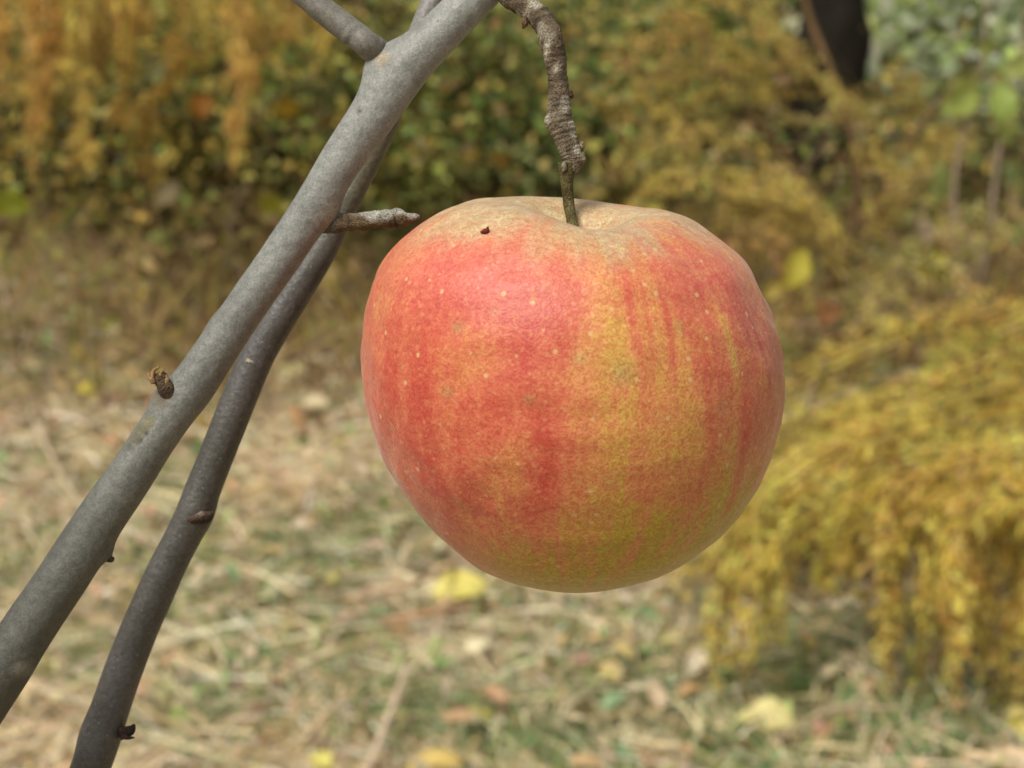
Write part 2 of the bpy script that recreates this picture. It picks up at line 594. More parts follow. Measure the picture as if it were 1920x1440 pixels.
YL, YD = (232, 218, 96), (196, 170, 70)
FALL = [
    (858, 1103, .072, .050, 100, YL, (236, 220, 120), 'bright yellow oval leaf on the grass just below the apple', (26, 0)),
    (893, 1210, .052, .032, 118, (238, 228, 190), (214, 196, 150), 'small whitish leaf lying under the bright yellow leaf', (18, 0)),
    (1436, 1345, .068, .044, 80, (226, 216, 140), (216, 204, 128), 'large pale yellow leaf on the grass below the golden shrub', (24, 0)),
    (1885, 1428, .100, .040, 70, (240, 216, 186), (206, 150, 100), 'cream and tan curled leaf in the bottom right corner', (12, 10)),
    (1912, 1362, .060, .045, 20, (216, 200, 60), (200, 180, 50), 'yellow leaf cut off by the right edge under the golden shrub', (20, 0)),
    (810, 1428, .085, .045, 95, (216, 184, 92), (190, 150, 76), 'ochre leaf cut off by the bottom edge', (10, 0)),
    (1304, 1240, .055, .034, 150, (240, 222, 200), (206, 180, 150), 'cream curled leaf left of the hanging golden sprays', (24, -14)),
    (1290, 1292, .045, .022, 100, (206, 130, 50), (176, 100, 44), 'orange brown leaf just under the cream curled leaf', (10, 0)),
    (1560, 1255, .062, .020, 122, (226, 210, 170), (200, 176, 130), 'narrow pale leaf pointing up right near the golden shrub', (14, 0)),
    (1545, 1368, .060, .022, 140, (206, 118, 76), (176, 92, 60), 'narrow rust orange leaf right of the large pale yellow leaf', (14, 0)),
    (860, 1345, .050, .030, 90, (212, 140, 96), (190, 116, 80), 'salmon brown leaf near the bottom centre', (10, 0)),
    (903, 1340, .024, .020, 60, (214, 200, 70), (200, 176, 60), 'tiny yellow leaf touching the salmon brown leaf', (14, 0)),
    (925, 1298, .055, .030, 35, (214, 138, 100), (180, 110, 80), 'pinkish orange leaf lying below the small whitish leaf', (14, 0)),
    (1095, 1428, .050, .030, 80, (212, 156, 90), (186, 130, 76), 'light orange leaf at the bottom edge right of centre', (10, 0)),
    (1128, 1193, .060, .020, 85, (214, 150, 76), (190, 120, 60), 'thin orange leaf lying on straw below the apple bottom', (14, 0)),
    (748, 1178, .040, .026, 70, (206, 140, 60), (180, 116, 50), 'small orange leaf left of the small whitish leaf', (14, 0)),
    (480, 918, .085, .030, 108, (200, 160, 86), (170, 128, 66), 'long tan leaf right of the thinner branch', (14, 0)),
    (157, 728, .040, .030, 60, (206, 186, 40), (190, 160, 40), 'small yellow leaf left of the snapped branch stub', (28, 0)),
    (550, 690, .050, .060, 10, (200, 190, 130), (180, 170, 110), 'pale greenish leaf in dry grass just right of the branches', (35, 0)),
    (590, 755, .060, .045, 80, (210, 190, 150), (190, 166, 126), 'beige leaf in dry grass left of the apple', (26, 0)),
    (205, 825, .040, .036, 10, (196, 110, 84), (170, 96, 70), 'dull red brown leaf left of the thick branch', (20, 0)),
    (240, 652, .150, .022, 98, (176, 106, 66), (150, 90, 60), 'long curled rust brown leaf left above the snapped stub', (16, 0)),
    (600, 1425, .040, .035, 50, (214, 206, 90), (196, 180, 70), 'small lemon leaf at the bottom edge right of the thinner branch', (16, 0)),
    (505, 1032, .050, .024, 100, (204, 156, 76), (180, 130, 66), 'small tan orange leaf in grass left of the apple bottom', (10, 0)),
    (1230, 1300, .05, .03, 15, (208, 178, 150), (180, 150, 120), 'dull beige leaf standing in grass left of the orange brown leaf', (40, 0)),
    (1145, 1255, .05, .03, 35, (200, 170, 110), (180, 150, 90), 'pale tan leaf in the grass below and right of the apple', (30, 0)),
]
for i, f in enumerate(FALL):
    fallen(*f[:8], tilt=f[8], seed=i, curl=.3 + .5 * ((i * 37) % 10) / 10)

# ---- long dead stalks lying on or standing in the grass
STK = [
    ([(560, 1438, 2.2), (640, 1300, 2.35), (770, 1240, 2.45)], .0028, (206, 186, 148), 'pale stalk lying on grass left of the bottom centre', 0),
    ([(690, 1440, .05), (735, 1330, .06), (765, 1245, .05)], .0065, (214, 188, 160), 'thick pinkish pale stalk lying on the grass near bottom centre', 1),
    ([(640, 1125, .06), (760, 1100, .08), (870, 1048, .06)], .0055, (190, 156, 120), 'brown stalk lying behind the bright yellow leaf', 1),
    ([(720, 1165, .05), (800, 1150, .06), (880, 1135, .05)], .005, (200, 150, 110), 'tan stalk lying just under the bright yellow leaf', 1),
    ([(560, 1400, .04), (620, 1330, .05), (690, 1270, .05)], .0045, (206, 180, 140), 'straw stalk lying at the lower left of the apple', 1),
    ([(60, 780, .06), (120, 900, .08), (190, 1000, .05)], .005, (206, 184, 150), 'pale stalk lying in dry grass left of the thick branch', 1),
    ([(380, 600, .02), (385, 520, .16), (380, 415, .30)], .0055, (164, 150, 108), 'upright grey green dead stalk behind the thick branch', 1),
    ([(500, 640, .02), (430, 450, .2), (470, 330, .3)], .005, (116, 96, 70), 'leaning brown weed stalk behind the branches', 1),
    ([(60, 640, .04), (140, 540, .12), (230, 440, .2)], .005, (150, 128, 84), 'slanting tan stalk at the left edge of the brown weeds', 1),
    ([(1700, 1330, .05), (1560, 1330, .06), (1440, 1400, .05)], .0045, (190, 168, 134), 'thin pale stalk lying under the golden shrub', 1),
]
for pts, r, c, lab, gr in STK[1:]:
    W3 = [on_ground(a_, b_, h_) for a_, b_, h_ in pts]
    V, F, C = tube(W3, [r * .6, r * .66, r * .4], 8, 20, cols=lin(c) * .7, lump=.25, lump_scale=.02)
    o = mesh_obj('dead_stalk', V, F, C, M_STEM, smooth=True, origin=W3[0])
    tag(o, lab, 'stalk', 'dead stalks in the grass')


# ================================================================== SHRUBS
def rope_needles(S, pts, r, dens, palette, weights=None, nl=1.25, w=.0028, taper=.75, fwd=.7):
    """needles all round a hanging spray; pts world polyline"""
    X = catmull(pts, 40)
    seg = np.linalg.norm(np.diff(X, axis=0), axis=1).sum()
    n = int(dens * seg)
    if n < 3: return
    t = rng.random(n)
    idx = t * 39
    i = np.minimum(idx.astype(int), 38)
    f = (idx - i)[:, None]
    P = X[i] * (1 - f) + X[i + 1] * f
    T = unit(X[i + 1] - X[i])
    R = unit(rng.normal(0, 1, (n, 3)))
    R = unit(R - T * np.sum(R * T, 1)[:, None])
    lump = .65 + .7 * vnoise(t * 12 + rng.random() * 20, t * 0, 1.0, 4)
    rad = r * (1 - taper * t ** 1.5) * lump
    D = R + T * fwd + np.array([0, 0, -.25])
    L = rad * nl * rng.uniform(.6, 1.2, n)
    c = pick(palette, n, .2, weights)
    off = R * (rad * rng.random(n) * .35)[:, None]
    D = unit(D)
    side = unit(np.cross(D, rng.normal(0, 1, (n, 3))))
    ww = rng.uniform(.7, 1.3, n)[:, None] * w * .5
    b = P + off
    m = b + D * (L * .5)[:, None]
    e = b + D * L[:, None] + np.array([0, 0, -1]) * (L * .12)[:, None]
    S.quads(np.stack([b - side * ww * .5, b + side * ww * .5, m + side * ww, m - side * ww], 1), c)
    S.quads(np.stack([m - side * ww, m + side * ww, e + side * ww * .25, e - side * ww * .25], 1), c)


def feathery_shrub(name, root, label, group, ropes, palette, stems, weights=None, stem_c=(96, 74, 44), r=.022, dens=900, w=.0028):
    """ropes: list of (pts, r_factor); stems: list of (pts, radius)"""
    t = empty(name, root, label, 'shrub', group)
    S = Soup()
    for pts, rf in ropes:
        tint = np.clip(1 + rng.normal(0, .16), .6, 1.35) * (1 + rng.normal(0, .05, 3))
        pal_ = np.clip(palette * tint, .003, .9)
        rope_needles(S, pts, r * rf * .62, dens * .9, pal_, weights, w=w)
        X = catmull(pts, 30)
        ln_ = np.linalg.norm(np.diff(X, axis=0), axis=1).sum()
        for q in range(int(ln_ / .028)):
            i_ = rng.integers(1, 27)
            T_ = unit(X[i_ + 1] - X[i_])
            s_ = unit(np.cross(T_, FWD)) * rng.choice([-1, 1]) + rng.normal(0, .45, 3)
            l_ = rng.uniform(.03, .085) * (1 - i_ / 45) * min(1, rf)
            b_ = X[i_]
            rope_needles(S, [b_, b_ + unit(T_ * .9 + s_) * l_ * .5, b_ + unit(T_ * 1.1 + s_ + np.array([0, 0, -.45])) * l_], r * rf * .42, dens * .8, pal_, weights, w=w)
    for pts, rf in ropes:            # the thin rachis inside every spray
        V, F, C = tube(pts, np.linspace(.0022, .0008, len(pts)), 5, 10, cols=lin(stem_c))
        S.quads(V[F], C[F[:, 0]])
    S.build('foliage', M_NEEDLE, t)
    for pts, rr in stems:
        V, F, C = tube(pts, np.linspace(rr, rr * .35, len(pts)), 10, len(pts) * 6, cols=lin(stem_c), lump=.2, lump_scale=.05)
        mesh_obj('stem', V, F, C, M_STEM, t, smooth=True)
    return t


def px_path(pts, z, dz=0.0):
    return [at(a_, b_, z + dz * k) for k, (a_, b_) in enumerate(pts)]


def jit(pts, s):
    pts = np.array(pts, float)
    return pts + rng.normal(0, s, (1, 3)) + rng.normal(0, s * .35, pts.shape)


def clear_of_hollows(pts, HOL):
    X = catmull(pts, 14)
    d = (X - C0) @ FWD
    u, v = 960 + ((X - C0) @ RT) / d / K, 720 - ((X - C0) @ UP) / d / K
    return not any((((u - a_) / b_) ** 2 + ((v - c_) / e_) ** 2 < 1).any() for a_, c_, b_, e_ in HOL)


GOLD = pal((240, 218, 106), (232, 204, 98), (240, 226, 124), (220, 190, 92), (226, 212, 112), (210, 178, 92), (200, 176, 112), (176, 146, 84))
GOLDW = None

# ---- golden shrub, lower right
ropes = []
main = [
    ([(2050, 650), (1900, 690), (1720, 750), (1560, 800), (1490, 850)], 2.75, .8),
    ([(2020, 700), (1850, 745), (1690, 760), (1560, 820), (1470, 900)], 2.7, 1.1),
    ([(2050, 800), (1850, 850), (1680, 850), (1540, 880), (1440, 960)], 2.6, 1.2),
    ([(1950, 860), (1780, 900), (1620, 910), (1490, 960), (1420, 1050), (1400, 1180)], 2.5, 1.2),
    ([(1900, 900), (1700, 940), (1580, 960), (1540, 1050), (1560, 1170)], 2.45, 1.2),
    ([(1800, 860), (1600, 900), (1440, 960), (1340, 1020), (1270, 1060)], 2.6, 1.0),
    ([(1700, 880), (1540, 930), (1440, 1010), (1400, 1130), (1400, 1290)], 2.28, 1.0),
    ([(1960, 900), (1850, 930), (1770, 1000), (1730, 1120), (1720, 1300)], 2.26, 1.3),
    ([(2000, 930), (1900, 950), (1850, 1040), (1830, 1150), (1830, 1320)], 2.26, 1.3),
    ([(2040, 900), (1960, 960), (1920, 1050), (1910, 1200), (1915, 1330)], 2.26, 1.3),
    ([(1960, 860), (1800, 890), (1700, 960), (1660, 1080), (1660, 1260)], 2.3, 1.2),
]
root1 = on_ground(2060, 1230)
for pts, z, f in main:
    for k in range(3):
        ropes.append((jit(px_path(pts, z + rng.normal(0, .05), .0), .025), f))
for k in range(46):       # sprays reaching left and down behind the apple
    sx = rng.uniform(1480, 1760); sy = rng.uniform(790, 940)
    z = rng.uniform(2.45, 2.8); ln = rng.uniform(170, 360)
    ex, ey = max(1235 + rng.random() * 90, sx - ln), sy + ln * rng.uniform(.45, .95)
    ey = min(ey, 1180)
    ropes.append((jit(px_path([(sx + 40, sy - 16), (sx, sy), ((sx + ex) / 2, sy + (ey - sy) * .36), (ex, ey)], z), .01), rng.uniform(.6, 1.0)))
for k in range(46):       # long drooping sprays in front, hanging nearly straight down
    sx = rng.choice([1400, 1470, 1560, 1660, 1730, 1840, 1910, 1960]) + rng.normal(0, 16); sy = rng.uniform(930, 1040) - (sx - 1400) * .12
    z = rng.uniform(2.2, 2.32); ey = rng.uniform(1190, 1335) if sx > 1620 or sx < 1430 else rng.uniform(1080, 1200)
    ropes.append((jit(px_path([(sx + 60, sy - 40), (sx + 14, sy), (sx + rng.normal(0, 8), (sy + ey) / 2), (sx + rng.normal(0, 14), ey)], z), .004), rng.uniform(.6, 1.0)))
for k in range(28):       # random arching sprays filling the body of the shrub
    sx = rng.uniform(1560, 2050); sy = rng.uniform(790, 960) + (1900 - sx) * .04
    z = rng.uniform(2.35, 3.0)
    ln = rng.uniform(120, 330)
    out = rng.uniform(.15, .9) * (1 if sx > 1450 else .5)
    ex = sx - ln * out; ey = sy + ln * rng.uniform(.5, 1.15)
    lim = 1300 if ex > 1650 else 1130
    ey = min(ey, lim - rng.random() * 40)
    ropes.append((jit(px_path([(sx, sy), (sx - ln * out * .5, sy + (ey - sy) * .22), (ex + 6, sy + (ey - sy) * .6), (ex, ey)], z), .01), rng.uniform(.7, 1.25)))
for k in range(26):       # twiggy top rising to the right
    sx = rng.uniform(1480, 2000); sy = 880 - (sx - 1480) * .25 + rng.normal(0, 30)
    z = rng.uniform(2.6, 3.1); ln = rng.uniform(70, 160)
    ropes.append((jit(px_path([(sx + ln, sy - ln * .25), (sx, sy), (sx - ln * .7, sy + ln * .45)], z), .015), rng.uniform(.5, .9)))
HOL = [(1500, 1135, 34, 46), (1622, 1040, 34, 20), (1600, 1190, 34, 34)]


for k in range(46):       # loose outer twigs over the top, towards the rusty shrub
    sx = rng.uniform(1470, 1960); sy = 800 - (sx - 1470) * .3 + rng.uniform(-120, 40)
    z = rng.uniform(2.7, 3.1); ln = rng.uniform(60, 150)
    ropes.append((jit(px_path([(sx + ln, sy - ln * .4), (sx, sy), (sx - ln * .6, sy + ln * .25)], z), .012), rng.uniform(.45, .8)))
ropes = [q for q in ropes if clear_of_hollows(q[0], HOL)]
stems = [([root1, at(2080, 1000, 2.55), at(2000, 800, 2.65), at(1860, 745, 2.7)], .012),
         ([root1, at(2120, 1000, 2.7), at(2060, 760, 2.75), at(1900, 690, 2.78)], .010),
         ([root1, at(2000, 1060, 2.5), at(1880, 930, 2.5), at(1700, 900, 2.5)], .010)]
feathery_shrub('feathery_shrub', root1, 'bright golden feathery shrub arching down to the grass at lower right', 'feathery autumn shrubs', ropes, GOLD, stems, dens=800, w=.003, r=.024)

# ---- brownish gold shrub, upper right, in front of the dark trunk
BGOLD = pal((224, 198, 108), (206, 182, 98), (228, 200, 112), (172, 148, 84), (194, 176, 94), (186, 154, 100), (140, 116, 70))
ropes = []
main = [
    ([(1400, -90), (1420, -10), (1480, 100), (1560, 180), (1640, 240)], 3.6, 1.1),
    ([(1300, -40), (1380, 40), (1460, 130), (1530, 200)], 3.7, 1.2),
    ([(1240, 30), (1330, 60), (1420, 120), (1480, 230)], 3.7, 1.2),
    ([(1180, 300), (1290, 240), (1420, 210), (1530, 225), (1640, 205)], 3.5, 1.0),
    ([(1640, 180), (1740, 190), (1700, 230), (1560, 240)], 3.5, 1.0),
    ([(1150, 420), (1230, 340), (1340, 310), (1450, 330), (1540, 400), (1600, 470)], 3.4, 1.2),
    ([(1330, 360), (1420, 370), (1500, 420), (1560, 500)], 3.35, 1.3),
    ([(1360, 400), (1440, 420), (1500, 500), (1500, 560)], 3.3, 1.3),
    ([(1150, 200), (1210, 130), (1330, 90), (1440, 100)], 3.7, 1.0),
    ([(1600, 260), (1680, 290), (1740, 260), (1780, 300)], 3.5, 1.0),
    ([(1640, 330), (1700, 300), (1760, 300)], 3.5, 1.0),
    ([(1640, 420), (1700, 380), (1760, 320), (1830, 250)], 3.4, .8),
    ([(1560, 260), (1570, 300), (1600, 340), (1640, 360)], 3.5, .8),
]
for pts, z, f in main:
    for k in range(3):
        ropes.append((jit(px_path(pts, z + rng.normal(0, .07)), .025), f))
holes = [(1490, 280, 75, 45), (1490, 175, 28, 40), (1560, 60, 60, 100), (1600, 440, 28, 70), (1640, 360, 20, 20), (1270, 310, 35, 25), (1590, 110, 40, 80), (1560, 20, 70, 90)]
k = 0
while k < 26:
    sx, sy = rng.uniform(1180, 1600), rng.uniform(-30, 480)
    if any(((sx - a_) / b_) ** 2 + ((sy - h_) / c_) ** 2 < 2.0 for a_, h_, b_, c_ in holes): continue
    if sx < 1300 and sy > 330: continue
    z = rng.uniform(3.3, 3.95); ln = rng.uniform(50, 110); s_ = rng.choice([-1, 1])
    ropes.append((jit(px_path([(sx - ln * s_, sy - ln * .3), (sx, sy), (sx + ln * .8 * s_, sy + ln * .6)], z), .015), rng.uniform(.6, 1.1)))
    k += 1
HOL2 = [(1490, 285, 52, 30), (1488, 185, 16, 26), (1602, 300, 9, 40), (1602, 430, 13, 62), (1570, 50, 34, 80), (1240, 300, 26, 18)]
ropes = [q for q in ropes if clear_of_hollows(q[0], HOL2)]
root2 = np.array([at(1560, 700, 3.75)[0], 3.75, 0])
stems = [([root2, at(1570, 520, 3.7), at(1500, 330, 3.7), at(1380, 180, 3.75), at(1300, 40, 3.8)], .014),
         ([root2, at(1620, 480, 3.7), at(1680, 300, 3.65), at(1800, 150, 3.7)], .011),
         ([root2, at(1590, 480, 3.7), at(1600, 260, 3.7), at(1520, 40, 3.75), at(1500, -60, 3.75)], .012)]
feathery_shrub('feathery_shrub', root2, 'brownish gold feathery shrub spread in front of the dark trunk', 'feathery autumn shrubs', ropes, BGOLD, stems, dens=700, r=.026, w=.0032)

# ---- rusty brown shrub, right edge between the two
RUST = pal((204, 184, 112), (190, 168, 110), (212, 190, 116), (174, 158, 106), (190, 182, 104), (184, 170, 146), (206, 194, 110))
ropes = []
for k in range(62):
    sx = rng.uniform(1440, 1980); sy = rng.uniform(400, 740)
    if sx < 1560 and sy < 520: continue
    z = rng.uniform(3.05, 3.5); ln = rng.uniform(50, 130)
    ang = rng.choice([-.6, .5, 1.0]) + rng.normal(0, .3)
    ropes.append((jit(px_path([(sx - ln * .5, sy + ln * .2), (sx, sy), (sx + ln * math.cos(ang), sy + ln * abs(math.sin(ang)))], z), .015), rng.uniform(.5, 1.0)))
for pts, z, f in [([(1780, 520), (1840, 600), (1900, 660)], 3.0, 1.1), ([(1700, 470), (1800, 520), (1850, 620)], 3.1, 1.0), ([(1600, 620), (1650, 560), (1720, 520)], 3.1, .9),
                  ([(1480, 600), (1500, 560), (1560, 530)], 3.2, .8), ([(1850, 420), (1800, 470), (1720, 520)], 3.1, .9)]:
    for k in range(3):
        ropes.append((jit(px_path(pts, z), .02), f))
ropes = [q for q in ropes if clear_of_hollows(q[0], HOL2 + [(1895, 570, 44, 50), (1800, 650, 44, 26), (1650, 600, 22, 22)])]
root3 = np.array([at(1840, 700, 3.4)[0], 3.2, 0])
stems = [([root3, at(1820, 640, 3.3), at(1730, 540, 3.25), at(1660, 430, 3.3)], .009),
         ([root3, at(1860, 640, 3.3), at(1900, 520, 3.25), at(1930, 400, 3.3)], .009),
         ([root3, at(1760, 700, 3.2), at(1620, 640, 3.2), at(1500, 620, 3.2)], .008)]
feathery_shrub('feathery_shrub', root3, 'thin rusty brown feathery shrub at the right above the golden one', 'feathery autumn shrubs', ropes, RUST, stems, dens=700, r=.022, w=.0032)

# ---- hanging golden sprays, upper left
LGOLD = pal((224, 184, 96), (206, 168, 88), (228, 190, 106), (188, 158, 84), (196, 172, 88), (180, 164, 86), (160, 134, 76))
ropes = []
main = [
    ([(40, -80), (60, 60), (55, 200), (62, 350)], 3.3, 1.3),
    ([(120, -80), (140, 60), (150, 200), (158, 320)], 3.35, 1.4),
    ([(90, -80), (100, 60), (80, 160), (50, 240)], 3.4, 1.2),
    ([(200, -80), (230, 30), (225, 140)], 3.4, 1.2),
    ([(280, -80), (270, 60), (245, 190), (235, 240)], 3.45, 1.0),
    ([(470, -80), (460, 60), (468, 150), (452, 240), (448, 325)], 3.3, 1.25),
    ([(440, -60), (455, 80), (475, 170)], 3.35, 1.1),
    ([(420, -60), (410, 40), (415, 100)], 3.45, .9),
    ([(360, 60), (330, 120), (260, 190), (200, 230)], 3.6, .9),
    ([(330, -60), (345, 40), (330, 110)], 3.5, 1.0),
    ([(-20, -60), (10, 60), (0, 170)], 3.4, 1.2),
    ([(180, -80), (175, 50), (180, 150)], 3.45, 1.2),
    ([(560, -60), (590, 20), (600, 90)], 3.5, 1.0),
    ([(520, -60), (545, 30), (555, 60)], 3.5, 1.0),
    ([(270, 200), (275, 280), (285, 350)], 3.5, .8),
]
for pts, z, f in main:
    for k in range(2):
        ropes.append((jit(px_path(pts, z + rng.normal(0, .05)), .008), f * 1.05))
for k in range(20):
    sx, sy = rng.uniform(-40, 640), rng.uniform(-120, 60)
    z = rng.uniform(3.4, 4.1); ln = rng.uniform(60, 190) * (1 if sx < 330 else .7)
    ropes.append((jit(px_path([(sx + 10, sy), (sx, sy + ln * .5), (sx + rng.normal(0, 14), sy + ln)], z), .01), rng.uniform(.6, 1.1)))
root4 = np.array([-1.75, 3.6, 0])
top4 = at(250, -230, 3.6)
stems = [([root4, (-1.7, 3.6, .8), at(-120, -200, 3.6), top4], .03),
         ([at(-120, -200, 3.6), at(150, -120, 3.5), at(350, -110, 3.4), at(520, -90, 3.4), at(640, -70, 3.45)], .012),
         ([at(-60, -220, 3.6), at(40, -110, 3.35), at(140, -80, 3.35), at(280, -80, 3.4)], .01)]
feathery_shrub('feathery_shrub', root4, 'orange gold feathery shrub hanging in vertical sprays at upper left', 'feathery autumn shrubs', ropes, LGOLD, stems, dens=800, r=.026, w=.0032)


# ---- leafy bushes behind
def leafy_bush(name, root, label, group, cx, cy, z0, z1, rx, ry, n, palette, weights=None, L=(.013, .032), stems=5, stem_c=(84, 68, 48), clump=60, rat=.6, nbias=(0, -.3, .6)):
    """leaves in clumps through the bush's volume; frame window (cx,cy,rx,ry) in photo px between depths z0..z1"""
    t = empty(name, root, label, 'shrub', group)
    S = Soup()
    cc = []
    for k in range(clump):
        a_ = rng.uniform(0, 2 * math.pi); rr = math.sqrt(rng.random())
        cc.append(at(cx + rx * rr * math.cos(a_), cy + ry * rr * math.sin(a_), rng.uniform(z0, z1)))
    cc = np.array(cc)
    ci = rng.integers(0, clump, n)
    sp = .075
    P = cc[ci] + rng.normal(0, 1, (n, 3)) * np.array([sp, sp, sp * .8]) * rng.uniform(.5, 1.4, (clump, 1))[ci]
    P[:, 2] = np.maximum(P[:, 2], .02)
    D = unit(P - cc[ci] + rng.normal(0, .05, (n, 3)) + [0, 0, -.02])
    N = rng.normal(0, .6, (n, 3)) + np.array(nbias)
    # each clump leans to its own hue
    cw = rng.integers(0, len(palette), clump)
    c = pick(palette, n, .22, weights)
    c2 = palette[cw][ci] * (1 + rng.normal(0, .15, (n, 1)))
    c = np.where((rng.random(n) < .5)[:, None], c, np.clip(c2, .002, .9))
    l_ = rng.uniform(L[0], L[1], n)
    S.leaves(P, D, N, l_, l_ * rng.uniform(rat * .8, rat * 1.2, n), c)
    S.build('foliage', M_LEAF, t)
    tw = []
    for k in range(clump):
        mid = (np.array(root) * .5 + cc[k] * .5) + rng.normal(0, .05, 3)
        mid[2] = max(mid[2], .05)
        tw.append(tube([root, mid, cc[k]], [.006, .004, .002], 5, 9, cols=lin(stem_c)))
    V, F, C = join(tw)
    mesh_obj('stems', V, F, C, M_STEM, t, smooth=True)
    return t


G1 = pal((136, 130, 72), (124, 104, 66), (120, 138, 68), (134, 150, 76), (104, 124, 64), (158, 164, 84), (146, 148, 90), (186, 174, 90), (96, 110, 66), (180, 156, 92), (118, 144, 76), (70, 84, 42), (60, 72, 38))
G2 = pal((140, 144, 72), (162, 156, 80), (118, 120, 68), (142, 158, 78), (194, 170, 86), (108, 122, 66), (154, 134, 92), (200, 176, 86), (170, 160, 90), (72, 74, 42), (86, 70, 46))
BR = pal((164, 136, 92), (140, 114, 76), (184, 156, 106), (112, 88, 58), (150, 136, 78), (176, 146, 88), (190, 168, 118), (90, 70, 46))
PALE = pal((206, 214, 140), (180, 198, 116), (200, 208, 172), (214, 214, 184), (176, 190, 146), (222, 216, 194), (156, 176, 116), (190, 200, 160))  # leaf tones kept pale to stand in for the sunlit field beyond
bush = 'leafy bushes behind the apple'
leafy_bush('leafy_bush', (.02, 4.2, 0), 'dark green leafy bush directly behind the apple stem', bush, 960, 200, 3.7, 4.6, 230, 270, 8600, G1, clump=110)
leafy_bush('leafy_bush', (-.55, 4.2, 0), 'olive green bush behind the forked grey twig', bush, 620, 170, 3.7, 4.6, 200, 300, 7600, G2, clump=100)
leafy_bush('leafy_bush', (-1.15, 4.3, 0), 'olive bush behind the hanging sprays at upper left', bush, 230, 150, 3.8, 4.7, 330, 290, 9500, G2, clump=130)
leafy_bush('leafy_bush', (.55, 4.5, 0), 'dark green bush behind the brownish gold sprays', bush, 1270, 200, 4.2, 5.0, 170, 330, 6500, G1, clump=100)
leafy_bush('leafy_bush', (1.2, 4.9, 0), 'pale green bush standing in for the sunlit field at the upper right corner', bush, 1790, 70, 4.6, 5.2, 210, 230, 9000, PALE * 1.15, L=(.02, .045), clump=90, nbias=(-.8, -1.4, 1.8))
leafy_bush('leafy_bush', (1.3, 4.4, 0), 'grey green bush at the right edge below the pale one', bush, 1800, 420, 4.0, 4.7, 230, 210, 5200, pal((126, 128, 76), (110, 116, 60), (150, 134, 90), (96, 90, 58), (140, 120, 84), (80, 84, 46)), clump=90)

# ---- low brown undergrowth between meadow and bushes (nobody could count it)
S = Soup()
n = 17000
x = rng.uniform(-1.7, 1.8, n); y = rng.uniform(2.8, 4.7, n)
dens = vnoise(x, y, .22, 31)
ok = (dens > .25) & (rng.random(n) < np.clip((y - 2.7) / 1.35 + (vnoise(x, y, .4, 32) - .5) * .7, 0, 1)) & ((x < .55) | (y > 3.25))
x, y = x[ok], y[ok]; n = len(x)
h = rng.random(n) ** 1.2 * np.clip((y - 3.0) * .2, .02, .28) * (0.5 + dens[ok])
P = np.stack([x, y, h], 1)
c = pick(np.vstack([BR, BR, G2]), n, .22)
l_ = rng.uniform(.02, .05, n)
S.leaves(P, rng.normal(0, 1, (n, 3)), rng.normal(0, .6, (n, 3)) + [0, -.2, .8], l_, l_ * rng.uniform(.3, .65, n), c)
n = 9000
x = rng.uniform(-1.7, 1.8, n); y = rng.uniform(3.0, 4.7, n)
D = np.stack([rng.normal(0, .5, n), rng.normal(0, .4, n), np.ones(n)], 1)
S.strips(np.stack([x, y, np.zeros(n)], 1), D, rng.uniform(.08, .3, n), rng.uniform(.003, .006, n), pick(np.vstack([STRAWD, STRAWD, G2]), n, .25),
         np.stack([rng.normal(0, .4, n), rng.normal(0, .4, n), -np.ones(n) * .2], 1), 3)
tag(S.build('undergrowth', M_LEAF), 'tangle of brown dead weeds and fallen foliage under the bushes', 'undergrowth', kind='stuff')

# ---- dense dark thicket far behind
S = Soup()
n = 46000
x = rng.uniform(-6.5, 6.5, n); y = rng.uniform(5.6, 8.0, n); zz = rng.uniform(0, 1.0, n) * (1.2 + .6 * vnoise(x, y, .6, 41))
P = np.stack([x, y, zz], 1)
l_ = rng.uniform(.05, .11, n)
keep = vnoise(x * 1.7 + zz * 2, y + zz * 3, .25, 42) > .3
P, l_ = P[keep], l_[keep]; n = len(P)
S.leaves(P, rng.normal(0, 1, (n, 3)), rng.normal(0, .6, (n, 3)) + [0, -.3, .7], l_, l_ * .6, pick(np.vstack([G1, G2]), n, .25))
tag(S.build('thicket', M_LEAF), 'dark green thicket closing the view behind the bushes', 'thicket', kind='stuff')


# ---- tree with dark trunk, upper right
tb = np.array([at(1575, 0, 4.15)[0], 4.3, 0])
tt_ = empty('tree', tb, 'tree with a nearly black trunk behind the brownish gold sprays', 'tree')
def trunk_x(px, h):
    return np.array([at(px - 48, 0, 4.3)[0], 4.25, h])
V, F, C = tube([trunk_x(1640, -.02), trunk_x(1622, .25), trunk_x(1590, .6), trunk_x(1566, .9), trunk_x(1540, 1.4), trunk_x(1500, 2.2), trunk_x(1480, 3.1)],
               [.085, .07, .07, .085, .085, .07, .05], 20, 60, cols=lin((34, 29, 20)), lump=.3, lump_scale=.06)
mesh_obj('trunk', V, F, C, M_TRUNK, tt_, smooth=True)
V, F, C = tube([trunk_x(1600, -.02), trunk_x(1550, .08), trunk_x(1538, .17), trunk_x(1542, .27), trunk_x(1570, .42), trunk_x(1600, .6)],
               [.05, .055, .06, .045, .035, .03], 16, 40, cols=lin((34, 29, 20)), lump=.3, lump_scale=.06)
mesh_obj('limb', V, F, C, M_TRUNK, tt_, smooth=True)  # extra limb added as a dark mass for the deep shade in the hollow
